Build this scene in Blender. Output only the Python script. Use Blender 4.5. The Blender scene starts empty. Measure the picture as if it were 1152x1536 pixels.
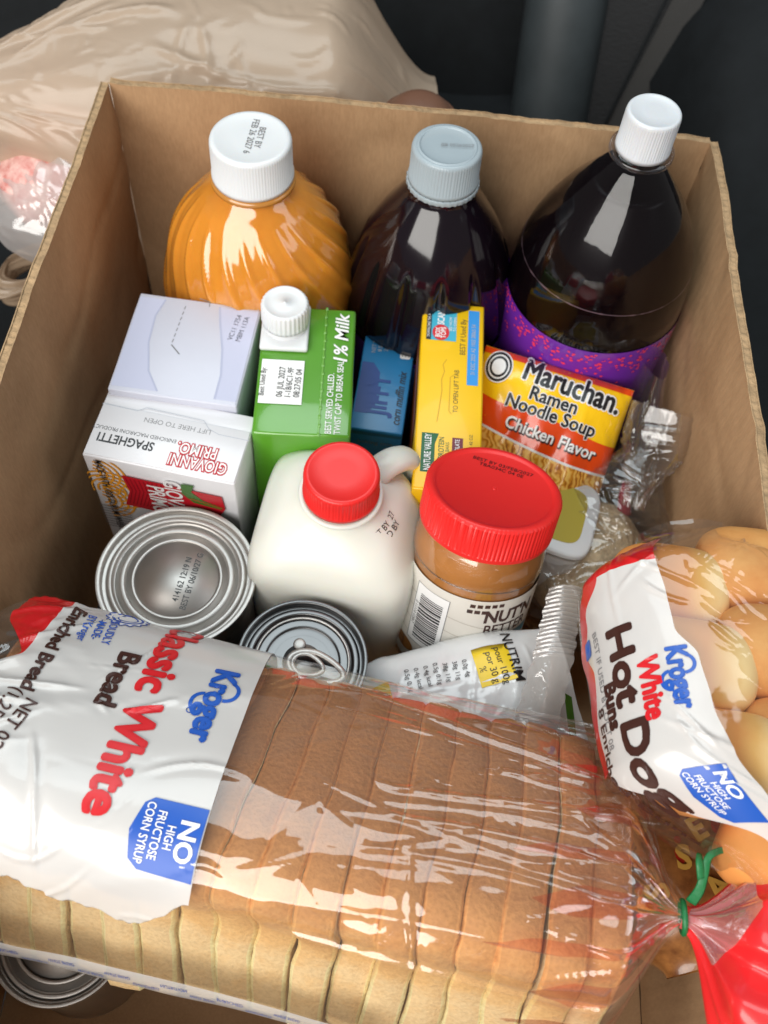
import bpy, bmesh, math, random
import numpy as np
from mathutils import Vector, Matrix, noise
random.seed(7)
K = 0.01                      # everything below is written in centimetres
SC = bpy.context.scene
COL = SC.collection
R = math.radians

# ------------------------------------------------------------------ camera
def basis(p, yaw, roll):
    fh = Vector((-math.sin(yaw), math.cos(yaw), 0)); up = Vector((0, 0, 1))
    r = Vector((math.cos(yaw), math.sin(yaw), 0))
    fw = fh*math.cos(p) - up*math.sin(p); u = fh*math.sin(p) + up*math.cos(p)
    c, s = math.cos(roll), math.sin(roll)
    return r*c + u*s, u*c - r*s, fw
CR, CU, CF = basis(R(59.3), R(-1.2), R(6.4))
CP = Vector((18, -51, 63.1))
cam = bpy.data.cameras.new('camera'); camo = bpy.data.objects.new('camera', cam); COL.objects.link(camo)
m = Matrix((CR, CU, -CF)).transposed().to_4x4(); m.translation = CP*K
camo.matrix_world = m
cam.sensor_fit = 'HORIZONTAL'; cam.sensor_width = 36; cam.lens = 36*1500/1152
cam.clip_start = 0.01; cam.clip_end = 50
cam.dof.use_dof = True; cam.dof.focus_distance = 0.47; cam.dof.aperture_fstop = 14
SC.camera = camo
# ------------------------------------------------------------------ light: daylight through the open car door and windows
W = bpy.data.worlds.new('World'); SC.world = W; W.use_nodes = True
W.node_tree.nodes['Background'].inputs[0].default_value = (0.76, 0.76, 0.75, 1)
W.node_tree.nodes['Background'].inputs[1].default_value = 0.17
def area(name, loc, to, sx, sy, power, col):
    l = bpy.data.lights.new(name, 'AREA'); l.shape = 'RECTANGLE'; l.size = sx*K; l.size_y = sy*K
    l.energy = power; l.color = col
    if 'roof' in name: l.shape = 'ELLIPSE'
    o = bpy.data.objects.new(name, l); COL.objects.link(o); o.location = Vector(loc)*K
    o.rotation_euler = (Vector(to)-Vector(loc)).to_track_quat('-Z', 'Y').to_euler()
area('door_light', (-52, -142, 124), (18, -26, 14), 170, 115, 41, (1.0, 0.97, 0.92))
area('roof_window_light', (10, 40, 190), (18, -22, 12), 150, 110, 15, (0.86, 0.97, 1.0))
area('far_window_light', (150, -40, 110), (18, -25, 12), 80, 50, 2.5, (0.9, 0.97, 1.0))
SC.view_settings.view_transform = 'Standard'; SC.view_settings.look = 'None'
SC.view_settings.gamma = 1; SC.view_settings.exposure = 0.15
SC.cycles.use_denoising = True
SC.cycles.max_bounces = 10; SC.cycles.transparent_max_bounces = 24
SC.cycles.caustics_reflective = False; SC.cycles.caustics_refractive = False

# ------------------------------------------------------------------ materials
MATS = {}
def nt(name):
    mt = bpy.data.materials.new(name); mt.use_nodes = True
    t = mt.node_tree; t.nodes.clear(); o = t.nodes.new('ShaderNodeOutputMaterial')
    return mt, t, o
def N(t, kind, **kw):
    n = t.nodes.new('ShaderNode'+kind)
    for k, v in kw.items():
        if k.startswith('i_'): n.inputs[k[2:].replace('_', ' ')].default_value = v
        else: setattr(n, k, v)
    return n
def c4(c): return (c[0], c[1], c[2], 1)
def S(r, g, b):               # sRGB 0-255 to linear
    f = lambda v: (v/255/12.92 if v/255 < .04045 else ((v/255+.055)/1.055)**2.4)
    return (f(r), f(g), f(b))
def mat(name, col, rough=.5, metal=0., spec=.5, coat=0., sss=0., var=0., vs=40., bump=0., bs=300., stretch=None, see=0., col2=None, crough=.06):
    if name in MATS: return MATS[name]
    mt, t, o = nt(name)
    b = N(t, 'BsdfPrincipled')
    b.inputs['Base Color'].default_value = c4(col); b.inputs['Roughness'].default_value = rough
    b.inputs['Metallic'].default_value = metal; b.inputs['Specular IOR Level'].default_value = spec
    b.inputs['Coat Weight'].default_value = coat; b.inputs['Coat Roughness'].default_value = crough
    if sss:
        b.inputs['Subsurface Weight'].default_value = sss; b.inputs['Subsurface Scale'].default_value = 0.01
        b.inputs['Subsurface Radius'].default_value = (1, .6, .35)
    tc = N(t, 'TexCoord'); src = tc.outputs['Object']
    if stretch:
        mp = N(t, 'Mapping'); mp.inputs['Scale'].default_value = stretch; t.links.new(src, mp.inputs[0]); src = mp.outputs[0]
    if var or col2:
        n = N(t, 'TexNoise', i_Scale=vs, i_Detail=6., i_Roughness=.65); t.links.new(src, n.inputs['Vector'])
        r = N(t, 'ValToRGB'); r.color_ramp.elements[0].position = .3; r.color_ramp.elements[1].position = .72
        r.color_ramp.elements[0].color = c4([v*(1-var) for v in col]); r.color_ramp.elements[1].color = c4(col2 or [min(1, v*(1+var)) for v in col])
        t.links.new(n.outputs[0], r.inputs[0]); t.links.new(r.outputs[0], b.inputs['Base Color'])
    if bump:
        n = N(t, 'TexNoise', i_Scale=bs, i_Detail=4.); t.links.new(src, n.inputs['Vector'])
        bp = N(t, 'Bump'); bp.inputs['Strength'].default_value = bump; bp.inputs['Distance'].default_value = .002
        t.links.new(n.outputs[0], bp.inputs['Height']); t.links.new(bp.outputs[0], b.inputs['Normal'])
    if see:
        tr = N(t, 'BsdfTransparent'); mx = N(t, 'MixShader'); mx.inputs[0].default_value = 1-see
        t.links.new(tr.outputs[0], mx.inputs[1]); t.links.new(b.outputs[0], mx.inputs[2]); t.links.new(mx.outputs[0], o.inputs[0])
    else: t.links.new(b.outputs[0], o.inputs[0])
    MATS[name] = mt; return mt
def film(name, tint=(.96, .96, .96), gain=1.5, base=.02, rough=.07, bump=.25, bs=90., stretch=(1, 1, 1), haze=0., hcol=(.8, .8, .8), cap=.42):
    mt, t, o = nt(name)
    tc = N(t, 'TexCoord'); mp = N(t, 'Mapping'); mp.inputs['Scale'].default_value = stretch; t.links.new(tc.outputs['Object'], mp.inputs[0])
    n = N(t, 'TexNoise', i_Scale=bs, i_Detail=3., i_Roughness=.5, i_Distortion=.6); t.links.new(mp.outputs[0], n.inputs['Vector'])
    bp = N(t, 'Bump'); bp.inputs['Strength'].default_value = bump; bp.inputs['Distance'].default_value = .003
    t.links.new(n.outputs[0], bp.inputs['Height'])
    fr = N(t, 'Fresnel', i_IOR=1.5); t.links.new(bp.outputs[0], fr.inputs['Normal'])
    ma = N(t, 'Math', operation='MULTIPLY_ADD', use_clamp=True); ma.inputs[1].default_value = gain; ma.inputs[2].default_value = base
    t.links.new(fr.outputs[0], ma.inputs[0])
    tr = N(t, 'BsdfTransparent'); tr.inputs[0].default_value = c4(tint)
    gl = N(t, 'BsdfGlossy'); gl.inputs['Roughness'].default_value = rough; gl.inputs[0].default_value = (1, 1, 1, 1); t.links.new(bp.outputs[0], gl.inputs['Normal'])
    mx = N(t, 'MixShader'); src = tr.outputs[0]
    if haze:
        df = N(t, 'BsdfDiffuse'); df.inputs[0].default_value = c4(hcol)
        tl = N(t, 'BsdfTranslucent'); tl.inputs[0].default_value = c4(hcol)
        m1 = N(t, 'MixShader'); m1.inputs[0].default_value = .5; t.links.new(df.outputs[0], m1.inputs[1]); t.links.new(tl.outputs[0], m1.inputs[2])
        m2 = N(t, 'MixShader'); m2.inputs[0].default_value = haze; t.links.new(src, m2.inputs[1]); t.links.new(m1.outputs[0], m2.inputs[2]); src = m2.outputs[0]
    mn = N(t, 'Math', operation='MINIMUM'); mn.inputs[1].default_value = cap; t.links.new(ma.outputs[0], mn.inputs[0])
    t.links.new(mn.outputs[0], mx.inputs[0]); t.links.new(src, mx.inputs[1]); t.links.new(gl.outputs[0], mx.inputs[2])
    t.links.new(mx.outputs[0], o.inputs[0]); return mt
def ink(name, col, rough=.35): return mat('ink_'+name, col, rough)
BLACK = ink('black', (.012, .012, .014)); WHITE = ink('white', (.82, .82, .82)); REDI = ink('red', S(205, 30, 38)); BLUEI = ink('blue', S(28, 84, 178))
BROWNI = ink('brown', S(62, 34, 28)); GREYI = ink('grey', (.2, .2, .21)); PALEI = ink('pale', (.45, .47, .52))

# ------------------------------------------------------------------ mesh helpers
def tag(o, label, cat, group=None, kind=None):
    if label: o['label'] = label
    if cat: o['category'] = cat
    if group: o['group'] = group
    if kind: o['kind'] = kind
    return o
def root(name, label, cat, loc, rot=(0, 0, 0), group=None):
    o = bpy.data.objects.new(name, None); COL.objects.link(o); o.empty_display_size = .02
    o.location = Vector(loc)*K; o.rotation_euler = [R(a) for a in rot]
    return tag(o, label, cat, group)
def rootloc(p):
    while p.parent is not None: p = p.parent
    return p.location/K
def mob(name, vs, fs, mt, parent=None, smooth=True, world=False, fm=None):
    og = rootloc(parent) if (world and parent) else Vector((0, 0, 0))
    me = bpy.data.meshes.new(name)
    me.from_pydata([tuple((Vector(v)-og)*K) for v in vs], [], fs)
    for x in (mt if isinstance(mt, (list, tuple)) else [mt]): me.materials.append(x)
    if smooth: me.polygons.foreach_set('use_smooth', [True]*len(fs))
    if fm: me.polygons.foreach_set('material_index', fm)
    me.update()
    o = bpy.data.objects.new(name, me); COL.objects.link(o); o.parent = parent
    return o
def grid(name, f, nu, nv, mt, parent=None, cu=False, cv=False, world=False, smooth=True):
    U = nu if cu else nu+1; V = nv if cv else nv+1
    vs = [f(i/nu, j/nv) for i in range(U) for j in range(V)]
    fs = [(i*V+j, ((i+1) % U)*V+j, ((i+1) % U)*V+(j+1) % V, i*V+(j+1) % V) for i in range(nu) for j in range(nv)]
    return mob(name, vs, fs, mt, parent, smooth, world)
def cat(pr, k=4):             # Catmull-Rom through a profile
    out = []
    for i in range(len(pr)-1):
        p0, p1, p2, p3 = pr[max(i-1, 0)], pr[i], pr[i+1], pr[min(i+2, len(pr)-1)]
        for q in range(k):
            t = q/k
            out.append(tuple(.5*((2*b)+(c-a)*t+(2*a-5*b+4*c-d)*t*t+(3*b-a-3*c+d)*t**3) for a, b, c, d in zip(p0, p1, p2, p3)))
    return out+[tuple(pr[-1])]
def lathe(name, pr, mt, parent, n=72, mod=None, close=True):
    vs = []; fs = []
    for r, z in pr:
        for k in range(n):
            a = 2*math.pi*k/n; rr = r+(mod(a, z, r) if mod else 0); vs.append((rr*math.cos(a), rr*math.sin(a), z))
    for i in range(len(pr)-1):
        for k in range(n): fs.append((i*n+k, i*n+(k+1) % n, (i+1)*n+(k+1) % n, (i+1)*n+k))
    if close:
        if pr[0][0] > .01: fs.append(tuple(reversed(range(n))))
        if pr[-1][0] > .01: fs.append(tuple((len(pr)-1)*n+k for k in range(n)))
    return mob(name, vs, fs, mt, parent)
def sharpen(o, ang=35):
    bm = bmesh.new(); bm.from_mesh(o.data)
    for e in bm.edges:
        if len(e.link_faces) == 2 and e.calc_face_angle(0) > R(ang): e.smooth = False
    bm.to_mesh(o.data); bm.free(); return o
def sup(a, n): c = math.cos(a); return math.copysign(abs(c)**(2/n), c)
def sus(a, n): c = math.sin(a); return math.copysign(abs(c)**(2/n), c)
def loft(name, secs, mt, parent, n=64, mod=None):
    vs = []; fs = []
    for z, hx, hy, p, cx, cy in secs:
        for k in range(n):
            a = 2*math.pi*k/n; v = Vector((cx+hx*sup(a, p), cy+hy*sus(a, p), z)); vs.append(mod(v, a) if mod else v)
    for i in range(len(secs)-1):
        for k in range(n): fs.append((i*n+k, i*n+(k+1) % n, (i+1)*n+(k+1) % n, (i+1)*n+k))
    fs.append(tuple(reversed(range(n)))); fs.append(tuple((len(secs)-1)*n+k for k in range(n)))
    return mob(name, vs, fs, mt, parent)
def rbox(name, sx, sy, sz, mt, parent, bev=.12, c=(0, 0, 0), seg=2, warp=0., sub=1, world=False):
    bm = bmesh.new(); bmesh.ops.create_cube(bm, size=1)
    if sub > 1: bmesh.ops.subdivide_edges(bm, edges=bm.edges[:], cuts=sub, use_grid_fill=True)
    for v in bm.verts:
        v.co = Vector((v.co.x*sx, v.co.y*sy, v.co.z*sz))
    ed = [e for e in bm.edges if len(e.link_faces) == 2 and e.calc_face_angle(0) > .5]
    if bev: bmesh.ops.bevel(bm, geom=ed, offset=bev, segments=seg, profile=.5, affect='EDGES')
    if warp:
        for v in bm.verts: v.co += noise.noise_vector(v.co*.35+Vector((sx, sy, sz)))*warp
    vs = [tuple(v.co+Vector(c)) for v in bm.verts]; fs = [tuple(v.index for v in f.verts) for f in bm.faces]; bm.free()
    o = mob(name, vs, fs, mt, parent, world=world); return sharpen(o, 50)
def tube(name, pts, rad, mt, parent=None, n=10, world=False, flat=1., k=4):
    P = [Vector(p) for p in cat(pts, k)] if k > 1 else [Vector(p) for p in pts]; vs = []; fs = []
    rr = rad if callable(rad) else (lambda t: rad)
    ref = Vector((0, 0, 1))
    for i, p in enumerate(P):
        d = (P[min(i+1, len(P)-1)]-P[max(i-1, 0)]).normalized()
        a = d.cross(ref)
        if a.length < .05: a = d.cross(Vector((0, 1, 0)))
        a.normalize(); b = d.cross(a); r = rr(i/(len(P)-1))
        for q in range(n):
            t = 2*math.pi*q/n; vs.append(p+a*math.cos(t)*r+b*math.sin(t)*r*flat)
    for i in range(len(P)-1):
        for q in range(n): fs.append((i*n+q, i*n+(q+1) % n, (i+1)*n+(q+1) % n, (i+1)*n+q))
    fs.append(tuple(reversed(range(n)))); fs.append(tuple((len(P)-1)*n+q for q in range(n)))
    return mob(name, vs, fs, mt, parent, world=world)
def cutmap(bm, mp, cut):
    if cut:
        xs = [v.co.x for v in bm.verts]; ys = [v.co.y for v in bm.verts]
        for ax, lo, hi in ((0, min(xs), max(xs)), (1, min(ys), max(ys))):
            q = math.ceil(lo/cut)*cut
            while q < hi:
                co = [0, 0, 0]; co[ax] = q; no = [0, 0, 0]; no[ax] = 1
                bmesh.ops.bisect_plane(bm, geom=bm.verts[:]+bm.edges[:]+bm.faces[:], plane_co=co, plane_no=no)
                q += cut
    return [tuple(mp(v.co.x, v.co.y)) for v in bm.verts], [tuple(v.index for v in f.verts) for f in bm.faces]
def text(s, mt, parent, mp, size=1., bold=0., shear=0., sx=1., rot=0., at=(0, 0), align='CENTER', cut=0., world=False, name='lettering', line=1., track=1., fit=0., fat=0.):
    c = bpy.data.curves.new('t', 'FONT'); c.body = s; c.size = size; c.offset = bold*size; c.shear = shear; c.align_x = align; c.align_y = 'CENTER'
    c.resolution_u = 3; c.space_line = line; c.space_character = track
    ob = bpy.data.objects.new('t', c); me = bpy.data.meshes.new_from_object(ob)
    bm = bmesh.new(); bm.from_mesh(me); bpy.data.objects.remove(ob); bpy.data.curves.remove(c); bpy.data.meshes.remove(me)
    if fit:
        xs = [v.co.x for v in bm.verts]; w0 = max(xs)-min(xs); m0 = (max(xs)+min(xs))/2; sx = fit/w0
        for v in bm.verts: v.co.x -= m0
    ca, sa = math.cos(R(rot)), math.sin(R(rot))
    for v in bm.verts:
        x, y = v.co.x*sx, v.co.y
        v.co = (at[0]+x*ca-y*sa, at[1]+x*sa+y*ca, 0)
    bm.verts.index_update(); 
    if fat:                   # heavy print: the glyphs spread outwards in thin layers
        q, f0 = cutmap2(bm, lambda x, y: (x, y), cut); bm.free(); vs = []; fs = []
        for k in range(9):
            a = 2*math.pi*k/8; d = fat if k < 8 else 0; b = len(vs)
            vs += [tuple(mp(x+d*math.cos(a), y+d*math.sin(a), .003*k)) for x, y in q]; fs += [tuple(i+b for i in f) for f in f0]
    else: vs, fs = cutmap2(bm, mp, cut); bm.free()
    return mob(name, vs, fs, mt, parent, smooth=False, world=world)
def cutmap2(bm, mp, cut):
    vs, fs = None, None
    if cut: cutmap(bm, lambda x, y: (x, y, 0), cut); 
    bm.verts.ensure_lookup_table(); bm.verts.index_update()
    return [tuple(mp(v.co.x, v.co.y)) for v in bm.verts], [tuple(v.index for v in f.verts) for f in bm.faces]
def poly(name, pts, mt, parent, mp, cut=0., world=False):
    bm = bmesh.new(); vv = [bm.verts.new((p[0], p[1], 0)) for p in pts]
    ee = [bm.edges.new((vv[i], vv[(i+1) % len(vv)])) for i in range(len(vv))]
    bmesh.ops.triangle_fill(bm, edges=ee, use_beauty=True)
    vs, fs = cutmap2(bm, mp, cut); bm.free()
    return mob(name, vs, fs, mt, parent, smooth=bool(cut), world=world)
def rect(x0, y0, x1, y1): return [(x0, y0), (x1, y0), (x1, y1), (x0, y1)]
def rrect(x0, y0, x1, y1, r, n=5):
    o = []
    for cx, cy, a in ((x1-r, y1-r, 0), (x0+r, y1-r, 90), (x0+r, y0+r, 180), (x1-r, y0+r, 270)):
        for k in range(n+1): b = R(a+90*k/n); o.append((cx+r*math.cos(b), cy+r*math.sin(b)))
    return o
def ring(cx, cy, rx, ry, w, n=40, a0=0, a1=360):     # outline of an arc band
    o = [(cx+rx*math.cos(R(a0+(a1-a0)*k/n)), cy+ry*math.sin(R(a0+(a1-a0)*k/n))) for k in range(n+1)]
    i = [(cx+(rx-w)*math.cos(R(a0+(a1-a0)*k/n)), cy+(ry-w)*math.sin(R(a0+(a1-a0)*k/n))) for k in range(n+1)]
    return o+i[::-1]
def stroke(pts, w):          # a line of width w as an outline
    L = []; Q = []
    for i, p in enumerate(pts):
        a = Vector(pts[max(i-1, 0)]); b = Vector(pts[min(i+1, len(pts)-1)]); d = (b-a).normalized(); nn = Vector((-d.y, d.x))*w/2
        L.append(tuple(Vector(p)+nn)); Q.append(tuple(Vector(p)-nn))
    return L+Q[::-1]
def ell(cx, cy, rx, ry, n=32): return [(cx+rx*math.cos(2*math.pi*k/n), cy+ry*math.sin(2*math.pi*k/n)) for k in range(n)]
def pl(o, ex, ey):           # plane map
    o, ex, ey = Vector(o), Vector(ex), Vector(ey)
    return lambda x, y: o+ex*x+ey*y
def nz(x, y=0., z=0.): return noise.noise(Vector((x, y, z)))
def rdg(x, y=0., z=0.): return 1-2*abs(noise.noise(Vector((x, y, z))))
def sst(a, b, x): t = max(0, min(1, (x-a)/(b-a))); return t*t*(3-2*t)

# ------------------------------------------------------------------ car seat around the box
seat_m = mat('seat_leather', (.007, .0085, .010), .75, spec=.25, var=.3, vs=30, bump=.12, bs=900)
seat_w = mat('seat_weave', (.012, .0125, .014), .8, bump=.5, bs=500, stretch=(.25, 1, 1))
bolst_m = mat('seat_bolster_leather', (.045, .055, .06), .5, var=.2, vs=20, bump=.12, bs=900)
seat = root('car_seat', 'black leather car seat with grey bolster behind the cardboard box', 'car seat', (18, 20, -3))
def cush(u, v):
    x = -90+220*u; y = -110+175*v
    return (x, y, -1.2-1.2*max(0, abs(x-18)/60)+.5*nz(x*.06, y*.06))
grid('cushion', cush, 40, 40, seat_m, seat, world=True)
def back(u, v):
    x = -70+106*u; s = v*75
    return (x, 34+s*.42+1.2*math.cos((x-18)*.05)+1.5*math.exp(-((x-30)/4)**2), -3+s*.9)
grid('backrest', back, 50, 10, seat_m, seat, world=True)
def bol(u, v):
    a = math.pi*u; s = v*75
    return (31.0-3.9*math.cos(a)+.8*(1-v), 35+s*.42-4.2*math.sin(a)**.8, -3+s*.9)
grid('bolster', bol, 24, 12, bolst_m, seat, world=True)
def wing(u, v):
    s = v*75; x = 34.5+9*u
    return (x, 33.5+s*.42-2.5*math.sin(u*1.6), -3+s*.9)
grid('side_insert', wing, 10, 10, seat_w, seat, world=True)
def rgt(u, v):
    x = 40.5+45*u-1.0*v; y = 33-92*v
    return (x-1.0*math.cos(u*3), y, 4+5*math.sin(min(1, u*2.2)*1.57)-7*(1-sst(0, .08, u))+9*(1-sst(0, .3, v)))
grid('side_bolster', rgt, 24, 24, seat_m, seat, world=True)
belt = root('seat_belt', 'black webbing seat belt running down beside the grey seat bolster', 'seat belt', (39, 30, 0))
def blt(u, v):
    p0 = Vector((44.5, 40, 24)); p1 = Vector((36.6, 29.5, -1)); p = p0.lerp(p1, u)+Vector((math.sin(u*3)*.5, -1.0, 0))
    return p+Vector((1, -.35, 0))*(-1.2+2.4*v)
grid('webbing', blt, 30, 6, mat('belt_webbing', (.022, .021, .02), .7, bump=.3, bs=700), belt, world=True)
tube('edge_piping', [(43.1, 39, 24.2), (39.3, 34, 11.7), (35.4, 28.6, -1)], .16, seat_m, belt, world=True)

# ------------------------------------------------------------------ cardboard box
BW, BD, BH = 36, 60, 24
def card_mat(name, ax):
    mt, t, o = nt(name)
    b = N(t, 'BsdfPrincipled'); b.inputs['Roughness'].default_value = .82; b.inputs['Specular IOR Level'].default_value = .25
    tc = N(t, 'TexCoord')
    n1 = N(t, 'TexNoise', i_Scale=9., i_Detail=5., i_Roughness=.6); t.links.new(tc.outputs['Object'], n1.inputs['Vector'])
    mp = N(t, 'Mapping'); mp.inputs['Scale'].default_value = (1, 1, .22); t.links.new(tc.outputs['Object'], mp.inputs[0])
    n2 = N(t, 'TexNoise', i_Scale=700., i_Detail=3., i_Roughness=.7); t.links.new(mp.outputs[0], n2.inputs['Vector'])
    mxf = N(t, 'Math', operation='MULTIPLY_ADD'); mxf.inputs[1].default_value = .45; t.links.new(n2.outputs[0], mxf.inputs[0]); t.links.new(n1.outputs[0], mxf.inputs[2])
    r = N(t, 'ValToRGB'); r.color_ramp.elements[0].position = .45; r.color_ramp.elements[1].position = .95
    r.color_ramp.elements[0].color = c4((.33, .195, .10)); r.color_ramp.elements[1].color = c4((.53, .34, .19))
    t.links.new(mxf.outputs[0], r.inputs[0]); t.links.new(r.outputs[0], b.inputs['Base Color'])
    w = N(t, 'TexWave', bands_direction=ax, i_Scale=36.); w.inputs['Distortion'].default_value = .6; t.links.new(tc.outputs['Object'], w.inputs['Vector'])
    ad = N(t, 'Math', operation='MULTIPLY_ADD'); ad.inputs[1].default_value = .5; t.links.new(n2.outputs[0], ad.inputs[0]); t.links.new(w.outputs[1], ad.inputs[2])
    bp = N(t, 'Bump'); bp.inputs['Strength'].default_value = .10; bp.inputs['Distance'].default_value = .001
    t.links.new(ad.outputs[0], bp.inputs['Height']); t.links.new(bp.outputs[0], b.inputs['Normal']); t.links.new(b.outputs[0], o.inputs[0]); return mt
cardX, cardY = card_mat('cardboard_x', 'X'), card_mat('cardboard_y', 'Y')
edge_m = mat('cardboard_cut_edge', (.40, .265, .145), .9, var=.3, vs=120, bump=.4, bs=500)
boxr = root('cardboard_box', 'open brown corrugated cardboard box full of groceries on the car seat', 'cardboard box', (BW/2, -BD/2, 0))
def panel(p0, p1, nrm, bow, mt, seed, BH=BH):
    p0, p1, nrm = Vector(p0), Vector(p1), Vector(nrm); L = (p1-p0).length; ex = (p1-p0)/L
    def sh(off):
        def f(u, v):
            e = 4*u*(1-u)
            o = nrm*(off+bow*e*v*v+.16*nz(u*L*.12, v*3, seed)+.10*max(0, rdg(u*L*.09+v*1.5, v*2.5, seed)-.8)*4+.05*nz(u*L*.5, v*9, seed))
            z = BH*v+(0.05*nz(u*L*1.3, seed)+.04*nz(u*L*4, seed) if v == 1 else 0)
            return p0+ex*(u*L)+o+Vector((0, 0, z))
        return f
    a = grid('side_panel', sh(0), 140, 60, mt, boxr, world=True)
    grid('outer_liner', sh(.42), 90, 14, mt, a, world=True)
    def fl(u, v):
        q = sh(.42*v)(u, 1); q.z += -.02+(.025+.02*nz(u*L*.5, seed))*math.sin(u*L*2*math.pi/.5+v*1.5)*math.sin(v*math.pi)+.02*nz(u*L*2.3, v*2, seed)
        return q
    grid('flute', fl, int(L/.5*6), 4, edge_m, a, world=True)
    def rim(side):
        f0 = sh(side)
        def f(u, v):
            q = f0(u, 1); th = .035*(v-.5)*2
            return q+nrm*th+Vector((0, 0, .03+.02*math.sin(v*math.pi)))
        return f
    grid('liner_edge', rim(.0), 180, 2, edge_m, a, world=True); grid('liner_edge', rim(.42), 180, 2, edge_m, a, world=True)
panel((0, 0, 0), (BW, 0, 0), (0, 1, 0), .15, cardX, 1.5)
panel((0, -BD, 0), (0, 0, 0), (-1, 0, 0), .35, cardY, 5.2)
panel((BW, 0, 0), (BW, -BD, 0), (1, 0, 0), .25, cardY, 9.1)
panel((BW, -BD, 0), (0, -BD, 0), (0, -1, 0), .1, cardX, 13.7, 22)  # unseen front wall; distance and height chosen to shade floor but not loaf
rbox('bottom_panel', BW, BD, .4, cardX, boxr, .05, (BW/2, -BD/2, -.25), world=True)

# ------------------------------------------------------------------ bottles at the back
def ribcap(parent, r, z0, z1, mt, n=90, d=.05, top_in=.12, dome=.0):
    pr = [(r*1.02, z0), (r*1.02, z0+.25), (r, z0+.3), (r*.995, z1-.25), (r*.97, z1-.08), (r*.92, z1), (r*.85, z1), (r*.8, z1-top_in*.3), (r*.4, z1-top_in*.3+dome), (0.001, z1-top_in*.3+dome)]
    def md(a, z, rr): return (d*(1 if int(a/(2*math.pi)*n*2+.5) % 2 else 0)-d) if z0+.28 < z < z1-.2 else 0
    return lathe('cap', pr, mt, parent, n=n*4 if n*4 < 400 else 360, mod=md)
cap_w = mat('white_cap_plastic', (.70, .72, .74), .3, sss=.08, spec=.5)
cap_w2 = mat('milky_cap_plastic', (.64, .67, .71), .28, sss=.15)
jb = root('juice_bottle', 'orange juice bottle with swirled shoulder and white cap', 'juice bottle', (9.45, -5.95, .1), (1.0, 0, 0)); jb.scale = (1.05, 1.05, .975)
jm = mat('orange_juice', S(212, 138, 46), .10, coat=1., sss=.6, var=.10, vs=30)
jp = cat([(4.6, 0), (5.2, .4), (5.25, 3), (5.2, 12.2), (5.05, 12.8), (5.3, 13.4), (5.62, 14.6), (5.66, 16), (5.45, 17.8), (4.95, 19.6), (4.1, 21.3), (3.1, 22.6), (2.3, 23.4), (1.95, 23.9), (1.9, 24.6)], 8)
def swirl(a, z, r):
    w = sst(13.6, 15.2, z)*(1-sst(21.8, 23.2, z))
    tw = a*20+1.9*(z-14)
    cut = math.sin(a*2-z*.8)
    return w*(.20*(max(0, math.sin(tw))**2)*(.35+.65*abs(math.sin((z-13.6)*.72)))-.06+.03*cut)
lathe('bottle_body', jp, jm, jb, n=260, mod=swirl)
lathe('paper_label', [(5.32, 3), (5.34, 7), (5.3, 12.0)], mat('juice_label', S(205, 120, 45), .3), jb, close=False)
lathe('neck_ring', [(1.95, 23.9), (2.3, 24.0), (2.3, 24.25), (1.95, 24.3)], mat('clear_ring', S(190, 130, 60), .2, coat=.6), jb, close=False)
c = ribcap(jb, 2.17, 24.35, 26.9, cap_w, n=88, d=.02)
text('BEST BY\nFEB 26 2027 6', GREYI, c, lambda x, y: (x, y, 26.9), .5, rot=-94, at=(.25, .1), sx=.9, line=.9, name='date_print')

db = root('grape_juice_bottle', 'dark purple juice bottle with translucent grey cap', 'juice bottle', (20.2, -5.55, .1), (-1, 0, 0))
dm = mat('dark_grape_juice', (.006, .003, .006),   .12, coat=.7, spec=.3, crough=.06, bump=.22, bs=16)
dp = cat([(4.4, 0), (4.95, .4), (5.0, 3), (5.2, 6), (5.4, 7), (5.4, 13.6), (5.42, 14.6), (5.3, 15.6), (4.95, 17.2), (4.4, 19), (3.5, 20.8), (2.6, 22.2), (2.05, 23), (1.9, 23.6)], 7)
def facet(a, z, r):
    w = sst(13.8, 14.6, z)*(1-sst(18, 20, z))
    return -w*.34*(max(0, math.cos(a*13))**5)
lathe('bottle_body', dp, dm, db, n=230, mod=facet)
lab = lathe('paper_label', [(5.5, 7), (5.52, 10), (5.5, 13.6)], mat('grape_label', S(70, 35, 120), .25, coat=.4), db, close=False)
cyl = lambda r: (lambda x, y: (r*math.sin(x/r), -r*math.cos(x/r), y))
poly('label_panel', ell(-1.6, 10.6, 3.0, 2.9), ink('grape_blue', S(20, 70, 125)), lab, cyl(5.55), .5)
poly('label_panel', ell(2.0, 11.2, 2.0, 2.2), ink('grape_yellow', S(150, 140, 40)), lab, cyl(5.58), .5)
capg = mat('grey_translucent_cap', S(176, 190, 198), .22, see=.22, spec=.5)
c = ribcap(db, 2.0, 23.7, 25.9, capg, n=70, d=.03)
lathe('cap_liner', [(0.001, 25.55), (1.42, 25.55), (1.5, 25.5), (1.5, 25.3)], mat('cap_liner', S(118, 138, 150), .35), c, close=False)
lathe('cap_rim', [(1.5, 25.86), (1.56, 25.95), (1.66, 25.95), (1.7, 25.86)], capg, c, close=False)
lathe('tamper_band', cat([(2.02, 23.3), (2.1, 23.4), (2.1, 23.62), (2.02, 23.68)]), capg, c, n=90, mod=lambda a, z, r: .04*math.sin(a*36), close=False)
text('BB 05262027', GREYI, c, lambda x, y: (x, y, 25.98), .34, rot=4, at=(.55, .0), name='date_print')

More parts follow.
